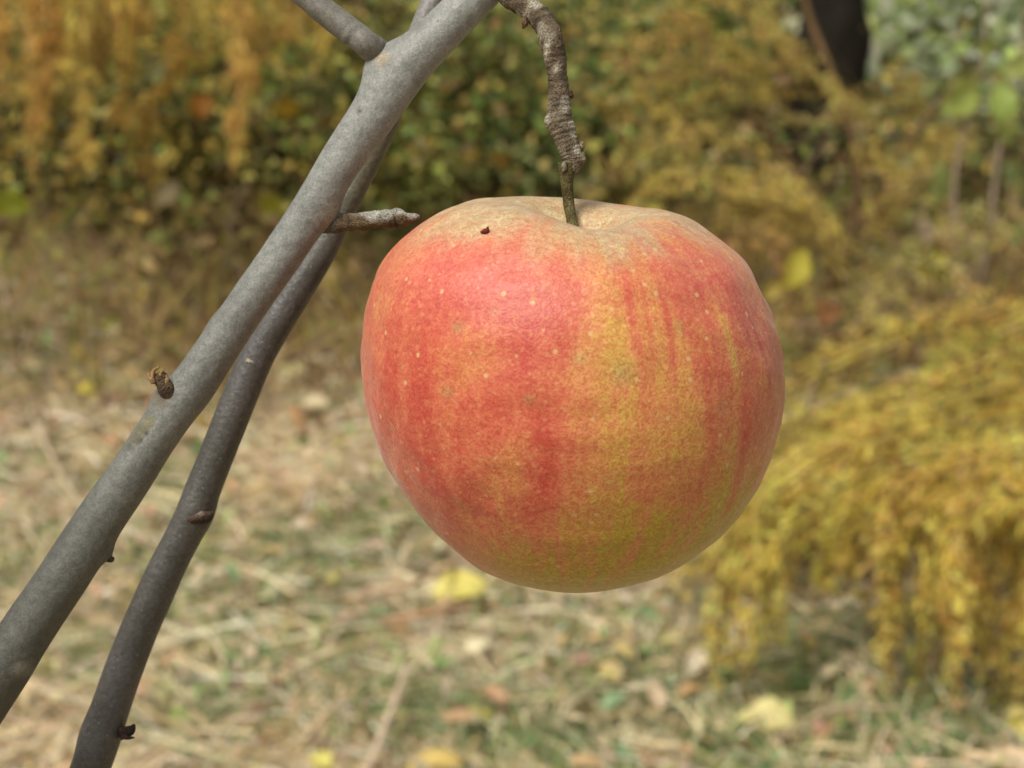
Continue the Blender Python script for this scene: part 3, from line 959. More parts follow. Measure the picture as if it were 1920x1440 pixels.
for k, (dx, dy, dz, h0) in enumerate([(-.9, -.3, .7, 1.6), (.8, -.2, .6, 1.8), (-.3, .8, .8, 2.0), (.5, .6, .9, 2.2), (-.7, .2, .8, 2.4)]):
    b0 = trunk_x(1530 - 20 * k * .5, h0)
    V, F, C = tube([b0, b0 + np.array([dx, dy, dz]) * .5 + [0, 0, .05], b0 + np.array([dx, dy, dz])], [.03, .02, .008], 10, 16, cols=lin((60, 50, 42)), lump=.2, lump_scale=.05)
    mesh_obj('limb', V, F, C, M_TRUNK, tt_, smooth=True)
S = Soup()
n = 8000
cc = trunk_x(1500, 3.5) + np.array([-.5, .3, 0]) + rng.normal(0, 1, (70, 3)) * np.array([.55, .5, .4])
cc[:, 2] = np.maximum(cc[:, 2], 2.7)
ci = rng.integers(0, 70, n)
P = cc[ci] + rng.normal(0, .11, (n, 3))
l_ = rng.uniform(.03, .06, n)
S.leaves(P, rng.normal(0, 1, (n, 3)), rng.normal(0, .6, (n, 3)) + [0, 0, .8], l_, l_ * .55, pick(G1, n, .2))
S.build('crown', M_LEAF, tt_)

# ---- broad leaved sapling at the right edge
ts = empty('sapling', on_ground(1800, 700), 'young plant with broad yellow green leaves at the upper right edge', 'plant')
rs = np.array(ts.location)
zs = 3.3
st = [[rs, at(1800, 520, zs), at(1790, 330, zs), at(1840, 130, zs), at(1850, -40, zs)],
      [rs, at(1850, 480, zs), at(1870, 300, zs), at(1900, 160, zs), at(1930, -20, zs)]]
for s_ in st:
    V, F, C = tube(s_, [.006, .005, .004, .003, .002], 8, 24, cols=lin((128, 112, 92)), lump=.1, lump_scale=.03)
    mesh_obj('stem', V, F, C, M_STEM, ts, smooth=True)
for px, py, L_, W_, rz, c_ in [(1810, 185, .10, .062, 65, (172, 188, 72)), (1880, 190, .085, .06, 5, (150, 176, 56)), (1815, 150, .07, .04, 80, (150, 146, 40)), (1762, 350, .105, .05, 175, (164, 178, 92)),
                               (1900, 330, .06, .04, 150, (140, 160, 90)), (1915, 120, .08, .05, 60, (180, 190, 90)), (1910, 430, .06, .04, 20, (110, 136, 50)), (1830, 300, .055, .035, 140, (150, 160, 80)),
                               (1855, 90, .06, .04, 100, (160, 170, 70)), (1890, 250, .06, .04, 170, (168, 182, 84)), (1745, 160, .05, .03, 60, (150, 160, 90)), (1700, 300, .04, .03, 60, (160, 150, 90)),
                               (1490, 505, .06, .04, 30, (190, 178, 62)), ]:
    c_ = lin(c_) * .75 + lin((190, 190, 140)) * .25
    V, F, C = leaf_mesh('leaf', L_ * .86, W_ * .8, c_ * .8, c_ * .7, .5, .2, .03, int(px))
    R = np.array(Matrix.Rotation(math.radians(rz), 3, 'Y') @ Matrix.Rotation(math.radians(70), 3, 'X') )
    if px > 1600:
        o = mesh_obj('leaf', V @ R.T + at(px, py, zs - .03), F, C, M_LEAF, ts, smooth=True)

# ---- single bright leaves caught in the bushes
CA = [
    (25, 385, 3.35, .075, .06, 170, (168, 176, 60), 'yellow green leaf caught in the dark weeds at the left edge'),
    (510, 385, 3.5, .055, .045, 160, (166, 160, 48), 'yellow green leaf behind the thick branch, left of the short spur'),
    (315, 360, 3.5, .060, .035, 60, (196, 180, 136), 'pale beige leaf in the dark weeds below the hanging sprays'),
    (302, 120, 3.6, .080, .035, 50, (160, 164, 112), 'pale grey green leaf between the hanging sprays'),
    (540, 205, 3.6, .055, .045, 170, (186, 150, 44), 'mustard leaf left of the thick branch'),
    (378, 195, 3.6, .050, .045, 10, (200, 134, 44), 'orange leaf among the hanging sprays'),
    (1740, 440, 3.1, .065, .030, 145, (222, 200, 168), 'whitish curled leaf hanging in the rusty shrub'),
    (1755, 490, 3.1, .060, .050, 40, (170, 158, 40), 'olive yellow leaf below the whitish curled leaf'),
    (1497, 500, 3.0, .075, .040, 35, (204, 190, 70), 'yellow leaf just right of the apple shoulder'),
    (1455, 540, 3.0, .060, .022, 60, (206, 180, 90), 'slim straw yellow leaf touching the right outline of the apple'),
    (1555, 590, 3.0, .065, .040, 150, (206, 150, 104), 'orange red leaf right of the apple'),
    (1230, 20, 3.9, .050, .035, 60, (196, 196, 130), 'pale leaf near the top edge right of the fruit spur'),
    (1310, 470, 3.2, .035, .03, 60, (196, 170, 70), 'yellow leaf above the right shoulder of the apple'),
    (520, 90, 3.6, .04, .03, 60, (150, 140, 50), 'olive leaf under the side twig'),
    (880, 290, 3.7, .045, .03, 30, (186, 150, 54), 'gold leaf above the left shoulder of the apple'),
    (940, 300, 3.7, .045, .03, 120, (176, 136, 60), 'ochre leaf above the top of the apple'),
]
for i, (px, py, z, L_, W_, rz, c_, lab) in enumerate(CA):
    V, F, C = leaf_mesh('leaf', L_, W_, lin(c_) * .75, lin(c_) * .65, .6, .25, .03, i)
    R = np.array(Matrix.Rotation(math.radians(rz), 3, 'Y') @ Matrix.Rotation(math.radians(60), 3, 'X'))
    o = mesh_obj('leaf', V @ R.T, F, C, M_LEAF, smooth=True)
    o.location = at(px, py, z)
    tag(o, lab, 'leaf', 'single bright leaves in the bushes')

# ================================================================== THE APPLE TREE
ZB = .387                   # depth of the main branch
GREY = lin((116, 116, 109)); GREYG = lin((70, 69, 61))
trunk_top = at(-620, 2050, .47)
tree0 = np.array([trunk_top[0] - .12, trunk_top[1] + .02, 0.0])
AT = empty('apple_tree', tree0, 'leafless grey barked apple tree whose branches slant up from lower left', 'tree')


def px_tube(pts, z, wid=1.0, **kw):
    """pts (px,py,width_px[,z])"""
    P, R = [], []
    for q in pts:
        zz_ = q[3] if len(q) > 3 else z
        P.append(at(q[0], q[1], zz_)); R.append(q[2] * .5 * K * zz_ * wid)
    return tube(P, R, **kw)


def swell(cx, cy, z, rad, amount, dirpx):
    c0 = at(cx, cy, z)
    dv = unit(np.array(at(cx + dirpx[0], cy + dirpx[1], z)) - c0)
    r_ = rad * K * z
    def f(V, P, RR):
        d = np.linalg.norm(V - c0, axis=-1)
        w_ = np.exp(-(d / r_) ** 2)
        out = unit(V - P[:, None, :])
        k = np.clip((out * dv).sum(-1), 0, 1)
        return V + dv * (w_ * k * amount * K * z)[..., None]
    return f


MAIN = [(-330, 1690, 134, .404), (-180, 1500, 122, .397), (-75, 1370, 112, .391), (0, 1262, 103), (66, 1160, 99), (132, 1060, 94), (198, 960, 90), (238, 900, 86), (303, 800, 83), (358, 728, 84),
        (417, 640, 80), (470, 562, 78), (528, 480, 78), (587, 388, 78), (638, 304, 80), (700, 214, 86), (770, 118, 88), (838, 48, 82), (893, -8, 78), (960, -80, 76, .389), (1060, -190, 72, .394), (1180, -330, 60, .40), (1300, -520, 44, .41)]
sw = [swell(722, 120, ZB, 40, 22, (-1, -.7)), swell(706, 128, ZB - .002, 60, 10, (-1, -.2)), swell(640, 412, ZB, 34, 16, (1, .1)), swell(212, 1045, ZB, 20, 11, (1, .5)), swell(300, 735, ZB, 30, 9, (-1, -.6)),
      swell(0, 1262, ZB, 26, 6, (-.3, -1)), swell(395, 560 + 40, ZB, 24, 4, (-1, -.7)), swell(745, 95, ZB, 20, 6, (-.3, -1))]


def multi(V, P, RR):
    for f in sw:
        V = f(V, P, RR)
    # shallow wound on the bark below the stub
    c0 = at(258, 818, ZB - .0044)
    ax = unit(at(232, 850, ZB) - at(285, 780, ZB))
    d = V - c0
    al = (d * ax).sum(-1)
    pe = np.linalg.norm(d - al[..., None] * ax, axis=-1)
    m_ = np.exp(-(al / (38 * K * ZB)) ** 2 - (pe / (9 * K * ZB)) ** 2)
    return V - unit(V - P[:, None, :]) * (m_ * .0007)[..., None]


def main_cols(V, t):
    n_ = vnoise(V[:, 0] * 1.2 + V[:, 1], V[:, 2], .012, 51)[:, None]
    py = 720 - ((V - C0) @ UP) / ((V - C0) @ FWD) / K
    k = np.clip((py - 300) / 900, 0, 1)[:, None]
    c = GREY * (1 - k) + GREYG * k
    n2_ = vnoise(V[:, 0] * 2 + V[:, 1], V[:, 2] * 2, .004, 53)[:, None]
    c = c * (.84 + .22 * n_ + .12 * n2_)
    def spot(cx, cy, r, col, s=1.0, st=(1, 1)):
        nonlocal c
        d = V - at(cx, cy, ZB - .0042)
        d = d - (d @ FWD)[:, None] * FWD * .8
        m = np.exp(-(np.sum(d * d, 1) / (r * K * ZB) ** 2) ** 1.5)[:, None] * s * ((V - C0) @ FWD < ZB)[:, None]
        c = c * (1 - m) + lin(col) * m
    spot(278, 792, 13, (96, 90, 58), .8); spot(264, 808, 13, (90, 84, 54), .85); spot(252, 824, 12, (80, 76, 48), .85); spot(242, 838, 8, (52, 48, 36), .8); spot(262, 826, 7, (48, 44, 34), .8); spot(274, 812, 5, (48, 44, 34), .8)
    spot(300, 745, 22, (80, 68, 50), .8); spot(630, 415, 34, (128, 122, 104), .8); spot(622, 440, 20, (96, 92, 74), .8)
    spot(716, 108, 14, (150, 130, 100), .7); spot(560, 520, 4, (70, 68, 64), .8); spot(655, 330, 4, (74, 72, 68), .7); spot(480, 610, 4, (66, 64, 60), .7); spot(180, 1020, 6, (70, 66, 56), .5); spot(330, 860, 5, (66, 62, 54), .6); spot(748, 108, 12, (130, 124, 110), .3); spot(722, 118, 12, (100, 90, 74), .6); spot(674, 208, 4.5, (60, 56, 54), .95); spot(598, 338, 5, (100, 96, 92), .8)
    spot(372, 640, 5, (90, 86, 80), .7); spot(40, 1255, 16, (146, 140, 124), .4); spot(5, 1290, 22, (80, 76, 62), .4)
    return c


V, F, C = px_tube(MAIN, ZB, nsides=112, nlen=900, lump=.05, lump_scale=.009, disp=multi, cols=main_cols, seed=6)
mb = mesh_obj('branch', V, F, C, M_BARK, AT, smooth=True)
mb['label'] = 'thick smooth grey branch running diagonally up behind the apple top'
ZR = .412
REAR = [(-60, 1980, 100, .44), (70, 1680, 90, .424), (130, 1540, 82, .417), (169, 1440, 76), (188, 1380, 80), (206, 1330, 76), (231, 1260, 76), (270, 1160, 74), (315, 1060, 71), (345, 1000, 70), (366, 960, 74), (380, 920, 70), (404, 860, 68), (453, 735, 70), (490, 652, 66),
        (548, 555, 66), (600, 475, 58), (645, 384, 56), (690, 300, 52), (728, 225, 46), (757, 140, 44), (779, 82, 44), (812, 0, 44), (862, -120, 36), (960, -300, 26)]


def rear_cols(V, t):
    n_ = vnoise(V[:, 0] * 1.2 + V[:, 1], V[:, 2], .006, 61)[:, None]
    a_, b_ = lin((76, 72, 68)), lin((62, 59, 51))
    c = a_ * n_ + b_ * (1 - n_)
    py = 720 - ((V - C0) @ UP) / ((V - C0) @ FWD) / K
    k = np.clip((500 - py) / 200, 0, 1)[:, None]
    k2 = np.clip((150 - py) / 60, 0, 1)[:, None]
    c = c * (1 - k) + lin((88, 84, 64)) * k
    c = c * (1 - k2) + lin((112, 108, 103)) * k2
    return c


V, F, C = px_tube(REAR, ZR, wid=.96, nsides=48, nlen=360, lump=.06, lump_scale=.012, cols=rear_cols, seed=9)
rb = mesh_obj('branch', V, F, C, M_BARK2, AT, smooth=True)
rb['label'] = 'thinner purplish brown branch passing behind the thick grey one'

# trunk and root flare out of frame carry the two branches
V, F, C = tube([tree0 + [0, 0, -.03], tree0 + [.01, 0, .12], tree0 + [.03, 0, .35], at(-560, 2040, .46) + [0, 0, 0], at(-330, 1690, .404)],
               [.085, .06, .05, .040, .0155], 40, 120, cols=lin((96, 93, 86)), lump=.035, lump_scale=.04)
mesh_obj('trunk', V, F, C, M_BARK, AT, smooth=True)
V, F, C = tube([tree0 + [.02, 0, .36], at(-300, 2300, .46), at(-60, 1980, .44)], [.03, .02, .0113], 30, 40, cols=lin((104, 98, 92)), lump=.1, lump_scale=.03)
mesh_obj('limb', V, F, C, M_BARK2, AT, smooth=True)

# side twig upper left
TW = [(420, -200, 46), (500, -90, 46), (560, -22, 48), (604, 18, 49), (640, 46, 50), (668, 66, 50), (690, 84, 51), (712, 102, 52, ZB + .001), (740, 126, 52, ZB + .002), (768, 152, 46, ZB + .003)]


def twig_cols(V, t):
    n_ = vnoise(V[:, 0] + V[:, 1], V[:, 2], .008, 71)[:, None]
    return lin((112, 108, 98)) * n_ + lin((90, 86, 78)) * (1 - n_)


def nodes_ring(T, A):
    return 1 + .05 * np.exp(-((T - .70 + .006 * np.sin(A)) / .02) ** 2) * (1 + .5 * np.sin(A * 3)) + .05 * np.exp(-((T - .52) / .02) ** 2) * (1 + np.sin(A)) + .07 * np.exp(-((T - .84) / .03) ** 2)


V, F, C = px_tube(TW, ZB - .002, nsides=36, nlen=160, lump=.10, lump_scale=.006, cols=twig_cols, ring=nodes_ring, seed=12)
tw_ = mesh_obj('twig', V, F, C, M_BARK, AT, smooth=True)
tw_['_w'] = tree0


def scar_ring(freq, amp, seed):
    def f(T, A):
        s = np.sin(T * freq * 2 * math.pi + .5 * np.sin(A * 2 + seed))
        return 1 + amp * s + amp * .7 * (vnoise(T * freq * 2.3 + 3, A * 2.0 + 9, 1.0, seed) - .5) * 2
    return f


def lichen_cols(base, dark, pale, amount, seed, topdir=None, sc=.0035):
    def f(V, t):
        n_ = vnoise(V[:, 0] * 1.1 + V[:, 1] + 3, V[:, 2] + 3, sc, seed)
        m_ = vnoise(V[:, 1] - V[:, 0] + 3, V[:, 2] * 1.1 + 3, sc * .5, seed + 1)
        k = np.clip((n_ * .6 + m_ * .4 - (1 - amount)) * 5, 0, 1)[:, None]
        c = lin(base) * m_[:, None] + lin(dark) * (1 - m_[:, None])
        return c * (1 - k) + lin(pale) * k
    return f


# short spur pointing at the apple
SP = [(575, 412, 38, ZB + .002), (600, 415, 40, ZB + .002), (622, 417, 42, ZB + .0015), (645, 417, 35, ZB + .001), (665, 416, 33, ZB), (688, 414, 35, ZB - .001), (710, 412, 33, ZB - .002), (728, 410, 36, ZB - .003), (745, 408, 36, ZB - .0035), (757, 410, 28, ZB - .004), (768, 409, 20, ZB - .004), (779, 407, 14, ZB - .004), (787, 406, 5, ZB - .004)]


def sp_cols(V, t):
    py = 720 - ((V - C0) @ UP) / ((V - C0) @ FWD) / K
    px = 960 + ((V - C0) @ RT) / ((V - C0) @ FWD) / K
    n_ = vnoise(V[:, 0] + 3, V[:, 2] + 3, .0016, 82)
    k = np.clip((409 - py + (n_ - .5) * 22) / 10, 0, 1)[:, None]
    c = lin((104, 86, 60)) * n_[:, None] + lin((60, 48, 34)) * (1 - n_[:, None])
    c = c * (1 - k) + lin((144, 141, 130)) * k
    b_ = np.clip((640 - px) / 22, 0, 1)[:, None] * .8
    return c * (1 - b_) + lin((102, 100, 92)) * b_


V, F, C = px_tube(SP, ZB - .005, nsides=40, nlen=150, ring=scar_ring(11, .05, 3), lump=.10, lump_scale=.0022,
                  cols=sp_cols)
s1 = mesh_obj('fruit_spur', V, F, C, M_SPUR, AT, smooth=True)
s1['label'] = 'short ringed spur sticking out towards the left shoulder of the apple'
s1['_w'] = tree0

# the spur the apple hangs from
ZA = .38
SP2 = [(900, -75, 40, .39), (935, -28, 50, .387), (970, 2, 54, .384), (1008, 30, 54, .382), (1032, 66, 56), (1042, 110, 52), (1046, 150, 46), (1048, 190, 48), (1050, 225, 54), (1060, 258, 54), (1070, 285, 48), (1074, 302, 44), (1066, 318, 36), (1063, 330, 20)]


def sp2_cols(V, t):
    py = 720 - ((V - C0) @ UP) / ((V - C0) @ FWD) / K
    a = lichen_cols((112, 98, 78), (68, 56, 42), (146, 138, 120), .42, 91)(V, t)
    b = lichen_cols((132, 120, 100), (78, 66, 50), (168, 160, 142), .42, 95)(V, t)
    k = np.clip((py - 180) / 40, 0, 1)[:, None]
    return a * (1 - k) + b * k


V, F, C = px_tube(SP2, ZA, wid=.84, nsides=48, nlen=260, ring=scar_ring(44, .028, 7), lump=.2, lump_scale=.0038, cols=sp2_cols, seed=31)
nodules = [(V, F, C)]
# side lumps: scars where old stalks and buds broke off
for a_, b_, r_, zz_, c_ in [(1029, 228, 11, ZA - .001, (176, 168, 146)), (1092, 298, 9, ZA - .001, (140, 124, 100)), (1058, 312, 8, ZA - .002, (180, 168, 146)), (1070, 178, 6, ZA - .001, (100, 70, 46)), (984, 42, 9, ZA + .001, (120, 96, 66)), (1090, 276, 8, ZA, (150, 136, 110))]:
    q = at(a_, b_, zz_)
    r0 = r_ * K * ZA * .8
    nodules.append(tube([q + [-.0004, 0, -r0 * 1.6], q + [0, 0, -r0 * .6], q, q + [0, 0, r0 * .8], q + [.0003, 0, r0 * 1.8]], [r0 * .15, r0 * .85, r0, r0 * .8, r0 * .15], 14, 14, cols=lin(c_) * .55, lump=.3, lump_scale=.0015))
V, F, C = join(nodules)
s2 = mesh_obj('fruit_spur', V, F, C, M_SPUR, AT, smooth=True)
s2['label'] = 'knobbly brown spur with pale lichen that carries the apple'

# snapped stub with dry bud scales
ST = [(335, 756, 40, ZB - .001), (322, 742, 36, ZB - .0022), (312, 730, 32), (303, 716, 29), (299, 705, 27), (296, 699, 16)]
st_parts = [px_tube(ST, ZB - .003, nsides=28, nlen=40, ring=scar_ring(3, .04, 5), lump=.14, lump_scale=.003, cols=lichen_cols((96, 78, 54), (62, 50, 36), (140, 122, 94), .3, 101))]
for q in [[(288, 720, 9), (286, 704, 9), (290, 694, 7), (300, 688, 3)], [(297, 712, 9), (303, 697, 6), (309, 692, 2)], [(311, 722, 8), (313, 711, 6), (312, 702, 2)], [(284, 712, 8), (279, 706, 5), (278, 698, 2)]]:
    st_parts.append(px_tube(q, ZB - .0040, nsides=10, nlen=14, cols=lin((136, 108, 74)), lump=.3, lump_scale=.002))
V, F, C = join(st_parts)
b1 = mesh_obj('twig_stub', V, F, C, M_SPUR, AT, smooth=True)
b1['label'] = 'snapped brown stub with dry tan bud scales on the thick branch'

# buds and broken bits on the rear branch
def bud(pts, z, cols, seed, label=None):
    V, F, C = px_tube(pts, z, nsides=20, nlen=26, lump=.25, lump_scale=.002, cols=cols, seed=seed)
    o = mesh_obj('bud', V, F, C, M_SPUR, AT, smooth=True)
    if label: o['label'] = label
    return o


bud([(352, 974, 14), (366, 972, 22), (380, 970, 25), (391, 966, 18), (400, 961, 6)], ZR - .0032, lichen_cols((92, 74, 62), (52, 40, 32), (136, 122, 106), .35, 111), 1)
bud([(226, 1374, 26), (238, 1372, 22), (247, 1366, 15), (252, 1358, 5)], ZR - .002, lichen_cols((70, 54, 44), (40, 30, 26), (150, 130, 110), .2, 113), 2)
bud([(228, 1380, 12), (240, 1383, 8), (252, 1383, 3)], ZR - .003, lin((60, 46, 38)), 3)
bud([(186, 1030, 30), (199, 1042, 26), (208, 1048, 15), (214, 1046, 4)], ZB + .0005, lin((62, 60, 53)), 4)
bud([(462, 675, 8), (468, 678, 9), (474, 680, 3)], ZR - .0033, lin((160, 150, 130)), 7)

# ================================================================== THE APPLE
CX, CY, ZC = 1076, 740, .38
S0 = K * ZC                       # metres per photo pixel at the apple
LP = np.array([(0, 258), (30, 272), (62, 308), (95, 341), (140, 358), (200, 358), (262, 336), (324, 290), (369, 226), (391, 146), (396, 50), (385, -32), (358, -114), (318, -184), (270, -248), (212, -301), (150, -338), (75, -365), (32, -356), (0, -345)], float)
RP = np.array([(0, 262), (30, 272), (62, 298), (95, 325), (140, 340), (200, 333), (260, 298), (310, 254), (345, 197), (374, 132), (391, 50), (387, -35), (366, -118), (333, -188), (288, -249), (230, -299), (160, -336), (85, -360), (34, -358), (0, -345)], float)
NP_, NA = 420, 900
Lc, Rc = catmull(LP, NP_), catmull(RP, NP_)
ang = np.linspace(0, 2 * math.pi, NA, endpoint=False)          # 0 = right, pi = left, -pi/2 (3pi/2) = towards camera
wR = (1 + np.cos(ang)) * .5
wR = wR * wR * (3 - 2 * wR)
PR = Lc[:, None, 0] * (1 - wR) + Rc[:, None, 0] * wR
PZ = Lc[:, None, 1] * (1 - wR) + Rc[:, None, 1] * wR
PR = np.maximum(PR, 0)
# soft lobes, strongest at the shoulders and eye basin
tt = np.linspace(0, 1, NP_)[:, None]
lob = np.exp(-((tt - .27) / .12) ** 2) * .012 + np.exp(-((tt - .93) / .08) ** 2) * .012
PR = PR * (1 + lob * np.cos(5 * ang[None] + .7))
# a crease that dips the rim towards the front left, as in the photo
rim = np.exp(-((tt - .20) / .10) ** 2)
fr = np.exp(-((np.angle(np.exp(1j * (ang - math.radians(282))))) / .55) ** 2)[None]
PZ = PZ - rim * fr * 20
PZ = PZ + rim * np.exp(-((np.angle(np.exp(1j * (ang - math.radians(222))))) / .4) ** 2)[None] * 6
APX = PR * np.cos(ang)[None]
APY = PR * np.sin(ang)[None]
APZ = PZ
# fine skin dimpling
th = ang[None] * 180 / math.pi
AV = np.stack([APX, APY, APZ], -1).reshape(-1, 3)
nn = (vnoise(AV[:, 0] + 999, AV[:, 2] + AV[:, 1] + 999, 55, 121) + vnoise(AV[:, 1] + 999, AV[:, 2] + 999, 40, 122) - 1)
AV *= (1 + nn * .010)[:, None]
AF = []
I = np.arange(NP_ * NA).reshape(NP_, NA)
J = np.roll(I, -1, 1)
AF = np.stack([I[:-1], I[1:], J[1:], J[:-1]], -1).reshape(-1, 4)

# pigment, laid out on the skin by longitude (deg, 0 = the side seen) and height (px units)
lon = np.degrees(np.angle(np.exp(1j * (np.repeat(ang[None], NP_, 0) + math.pi / 2)))).ravel()
ht = PZ.ravel()
rad_ = np.maximum(PR.ravel(), 1)
tv = np.repeat(tt, NA, 1).ravel()


def lonlat(px, py):
    """photo px -> (longitude, height) on the visible side"""
    h_ = CY - py
    R_ = np.interp(-h_, -Lc[60:280, 1], Lc[60:280, 0] * .5 + Rc[60:280, 0] * .5)
    return math.degrees(math.asin(max(-.97, min(.97, (px - CX) / R_)))), h_


def blob(px, py, wx, wy, hard=1.0):
    l0, h0 = lonlat(px, py)
    wl = abs(lonlat(px + wx, py)[0] - l0) + abs(l0 - lonlat(px - wx, py)[0])
    wl = max(wl / 2, 1.5)
    d = np.degrees(np.angle(np.exp(1j * np.radians(lon - l0))))
    q = (d / wl) ** 2 + ((ht - h0) / wy) ** 2
    return np.exp(-q ** hard)


# general blush: strong on left & upper, weak at the bottom
ln2 = vnoise(lon * .5 + 300, ht * .02 + 50, 3.2, 131) * .55 + vnoise(lon * .5 + 300, ht * .02 + 50, 1.3, 132) * .45   # streaks along the meridians
mot = vnoise(lon + 400, ht * .35 + 200, 5, 133) * .5 + vnoise(lon + 400, ht * .35 + 200, 2.4, 134) * .5
fin = vnoise(lon + 400, ht * .012 + 50, 1.5, 135)
B = .43 + (ln2 - .5) * (.36 + .10 / (1 + np.exp(-lon / 12))) + (fin - .5) * (.12 + .14 / (1 + np.exp(-lon / 12))) + (mot - .5) * .34
B += .16 * np.exp(-((lon + 58) / 42) ** 2) + .05 
B -= .50 / (1 + np.exp((ht + 205 + (ln2 - .5) * 120 - lon * 1.0) / 45))
for a_ in [(950, 500, 95, 70, .40), (1012, 560, 45, 75, .50), (850, 500, 60, 80, .30), (985, 610, 26, 60, .35), (1030, 780, 32, 95, .60), (1022, 850, 34, 40, .25), (930, 690, 40, 60, .35), (900, 720, 50, 70, .30), (880, 870, 75, 60, .22),
           (800, 660, 30, 90, .25), (740, 700, 50, 140, .26), (960, 880, 60, 50, .25), (1160, 530, 16, 70, .35), (1310, 500, 60, 50, .42), (1400, 560, 30, 90, .22), (1325, 650, 22, 60, .22), (1215, 540, 40, 50, .18),
           (1440, 640, 24, 120, .20), (1400, 760, 28, 130, .16), (1365, 760, 9, 110, .45), (1385, 600, 10, 90, .3), (1180, 690, 10, 90, .2), (1235, 600, 9, 80, .22), (1280, 590, 8, 90, .2), (1060, 560, 12, 60, .15), (830, 820, 14, 110, .18), (1000, 700, 10, 60, .25)]:
    B += blob(*a_[:4], 1.0) * a_[4] * (.64 if a_[0] < 1120 or a_[2] < 14 else .55)
for a_ in [(1150, 690, 52, 130, .60), (1120, 590, 40, 50, .26), (1090, 520, 30, 50, .08), (1080, 630, 30, 50, .20), (1240, 740, 60, 80, .28), (860, 650, 32, 45, .18), (960, 820, 22, 60, .30), (1340, 800, 20, 90, .3), (1350, 860, 40, 60, .30), (1200, 500, 18, 40, .15),
           (900, 590, 30, 40, .14), (1255, 560, 10, 60, .25), (1345, 600, 9, 90, .3), (1170, 900, 110, 60, .25), (1060, 760 - 60, 12, 30, .1)]:
    B -= blob(*a_[:4], 1.1) * a_[4] * .66
B = np.clip(B, 0, 1)
rs_ = np.random.default_rng(77)
for k in range(70):        # fine broken streaks running from stalk to base
    l0, h0, wl, wh = rs_.uniform(-180, 180), rs_.uniform(-140, 260), rs_.uniform(.7, 1.7), rs_.uniform(40, 110)
    d_ = np.degrees(np.angle(np.exp(1j * np.radians(lon - l0 - 2.0 * np.sin(ht / 70 + k)))))
    B += np.exp(-(d_ / wl) ** 2 - ((ht - h0) / wh) ** 4) * rs_.choice([.26, .18, .14, -.10, -.14]) * (.6 + .8 * mot) * (.25 if l0 < 8 else .8)
B = np.clip(B, 0, 1)
YEL, ORG, RED, DRED = lin((188, 148, 70)), lin((194, 130, 80)), lin((190, 102, 76)), lin((178, 74, 60))
OLV = lin((168, 148, 44))
G_ = 1 / (1 + np.exp((ht + 175 - lon * 1.3 + (mot - .5) * 60) / 40))      # greener base of the fruit
ycol = YEL * (1 - G_[:, None]) + OLV * G_[:, None]
yg = blob(1150, 650, 40, 90, 1.2)[:, None] * .5
ycol = ycol * (1 - yg) + lin((184, 154, 70)) * yg
stops = np.array([0, .30, .62, 1.0])
def ramp(Bv):
    c = np.zeros((len(Bv), 3))
    k = np.clip(Bv / .34, 0, 1)[:, None]; c = ycol * (1 - k) + ORG * k
    k = np.clip((Bv - .34) / .34, 0, 1)[:, None]; c = c * (1 - k) + RED * k
    k = np.clip((Bv - .68) / .32, 0, 1)[:, None]; c = c * (1 - k) + DRED * k
    return c
AC = ramp(B) * np.array([.93, .88, .82])
# pinkish waxy bloom high on the left
pk = (blob(900, 470, 150, 60, 1.1) * .45 + blob(1300, 480, 90, 40, 1.1) * .3)[:, None]
AC = AC * (1 - pk) + lin((188, 98, 88)) * pk
# tan russet round the stalk, feathering down the shoulders
l_r = 322 + 10 * np.sin(np.radians(lon) * 3 + 1) + (vnoise(lon + 400, ht * .1 + 20, 7, 141) - .5) * 46 + (vnoise(lon * 2 + 400, ht * .1 + 20, 5, 142) - .5) * 26
front_extra = -22 * np.exp(-((lon - 12) / 26) ** 2) + 10 * np.exp(-((lon - 60) / 30) ** 2) + 10 * np.exp(-((lon + 35) / 18) ** 2)
l_r = l_r + front_extra
ru = 1 / (1 + np.exp(-(ht - l_r) / 11))
ru = np.where(tv < .22, 1.0, ru)[:, None] * .93
rn = vnoise(AV[:, 0] * 1.0 + 700, AV[:, 1] + AV[:, 2] + 700, 18, 143)[:, None]
rus = lin((178, 156, 122)) * rn + lin((160, 136, 98)) * (1 - rn)
AC = AC * (1 - ru) + rus * ru
# inside of the hollow darker brown russet
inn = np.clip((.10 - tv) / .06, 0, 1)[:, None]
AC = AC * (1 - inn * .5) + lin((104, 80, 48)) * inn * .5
# greenish dull halos of large lenticels
for px, py, r_, s_ in [(1145, 628, 20, .5), (872, 560, 10, .5), (850, 672, 12, .4), (990, 672, 9, .4), (745, 760, 6, .4), (770, 640, 7, .25), (1250, 560, 9, .35), (1080, 600, 8, .3), (1325, 700, 9, .35), (1070, 605, 9, .3), (1130, 820, 8, .25), (930, 530, 8, .2)]:
    m_ = blob(px, py, r_, r_, 1)[:, None] * s_
    AC = AC * (1 - m_) + lin((140, 128, 76)) * m_
# thin dark scratch streaks
for px, py, wx, wy, s_ in [(1368, 790, 4, 85, .5), (1352, 880, 4, 60, .4), (1372, 640, 4, 60, .25), (835, 600, 5, 60, .2), (1300, 620, 5, 50, .25)]:
    m_ = blob(px, py, wx, wy, 1.2)[:, None] * s_
    AC = AC * (1 - m_) + lin((176, 40, 30)) * m_


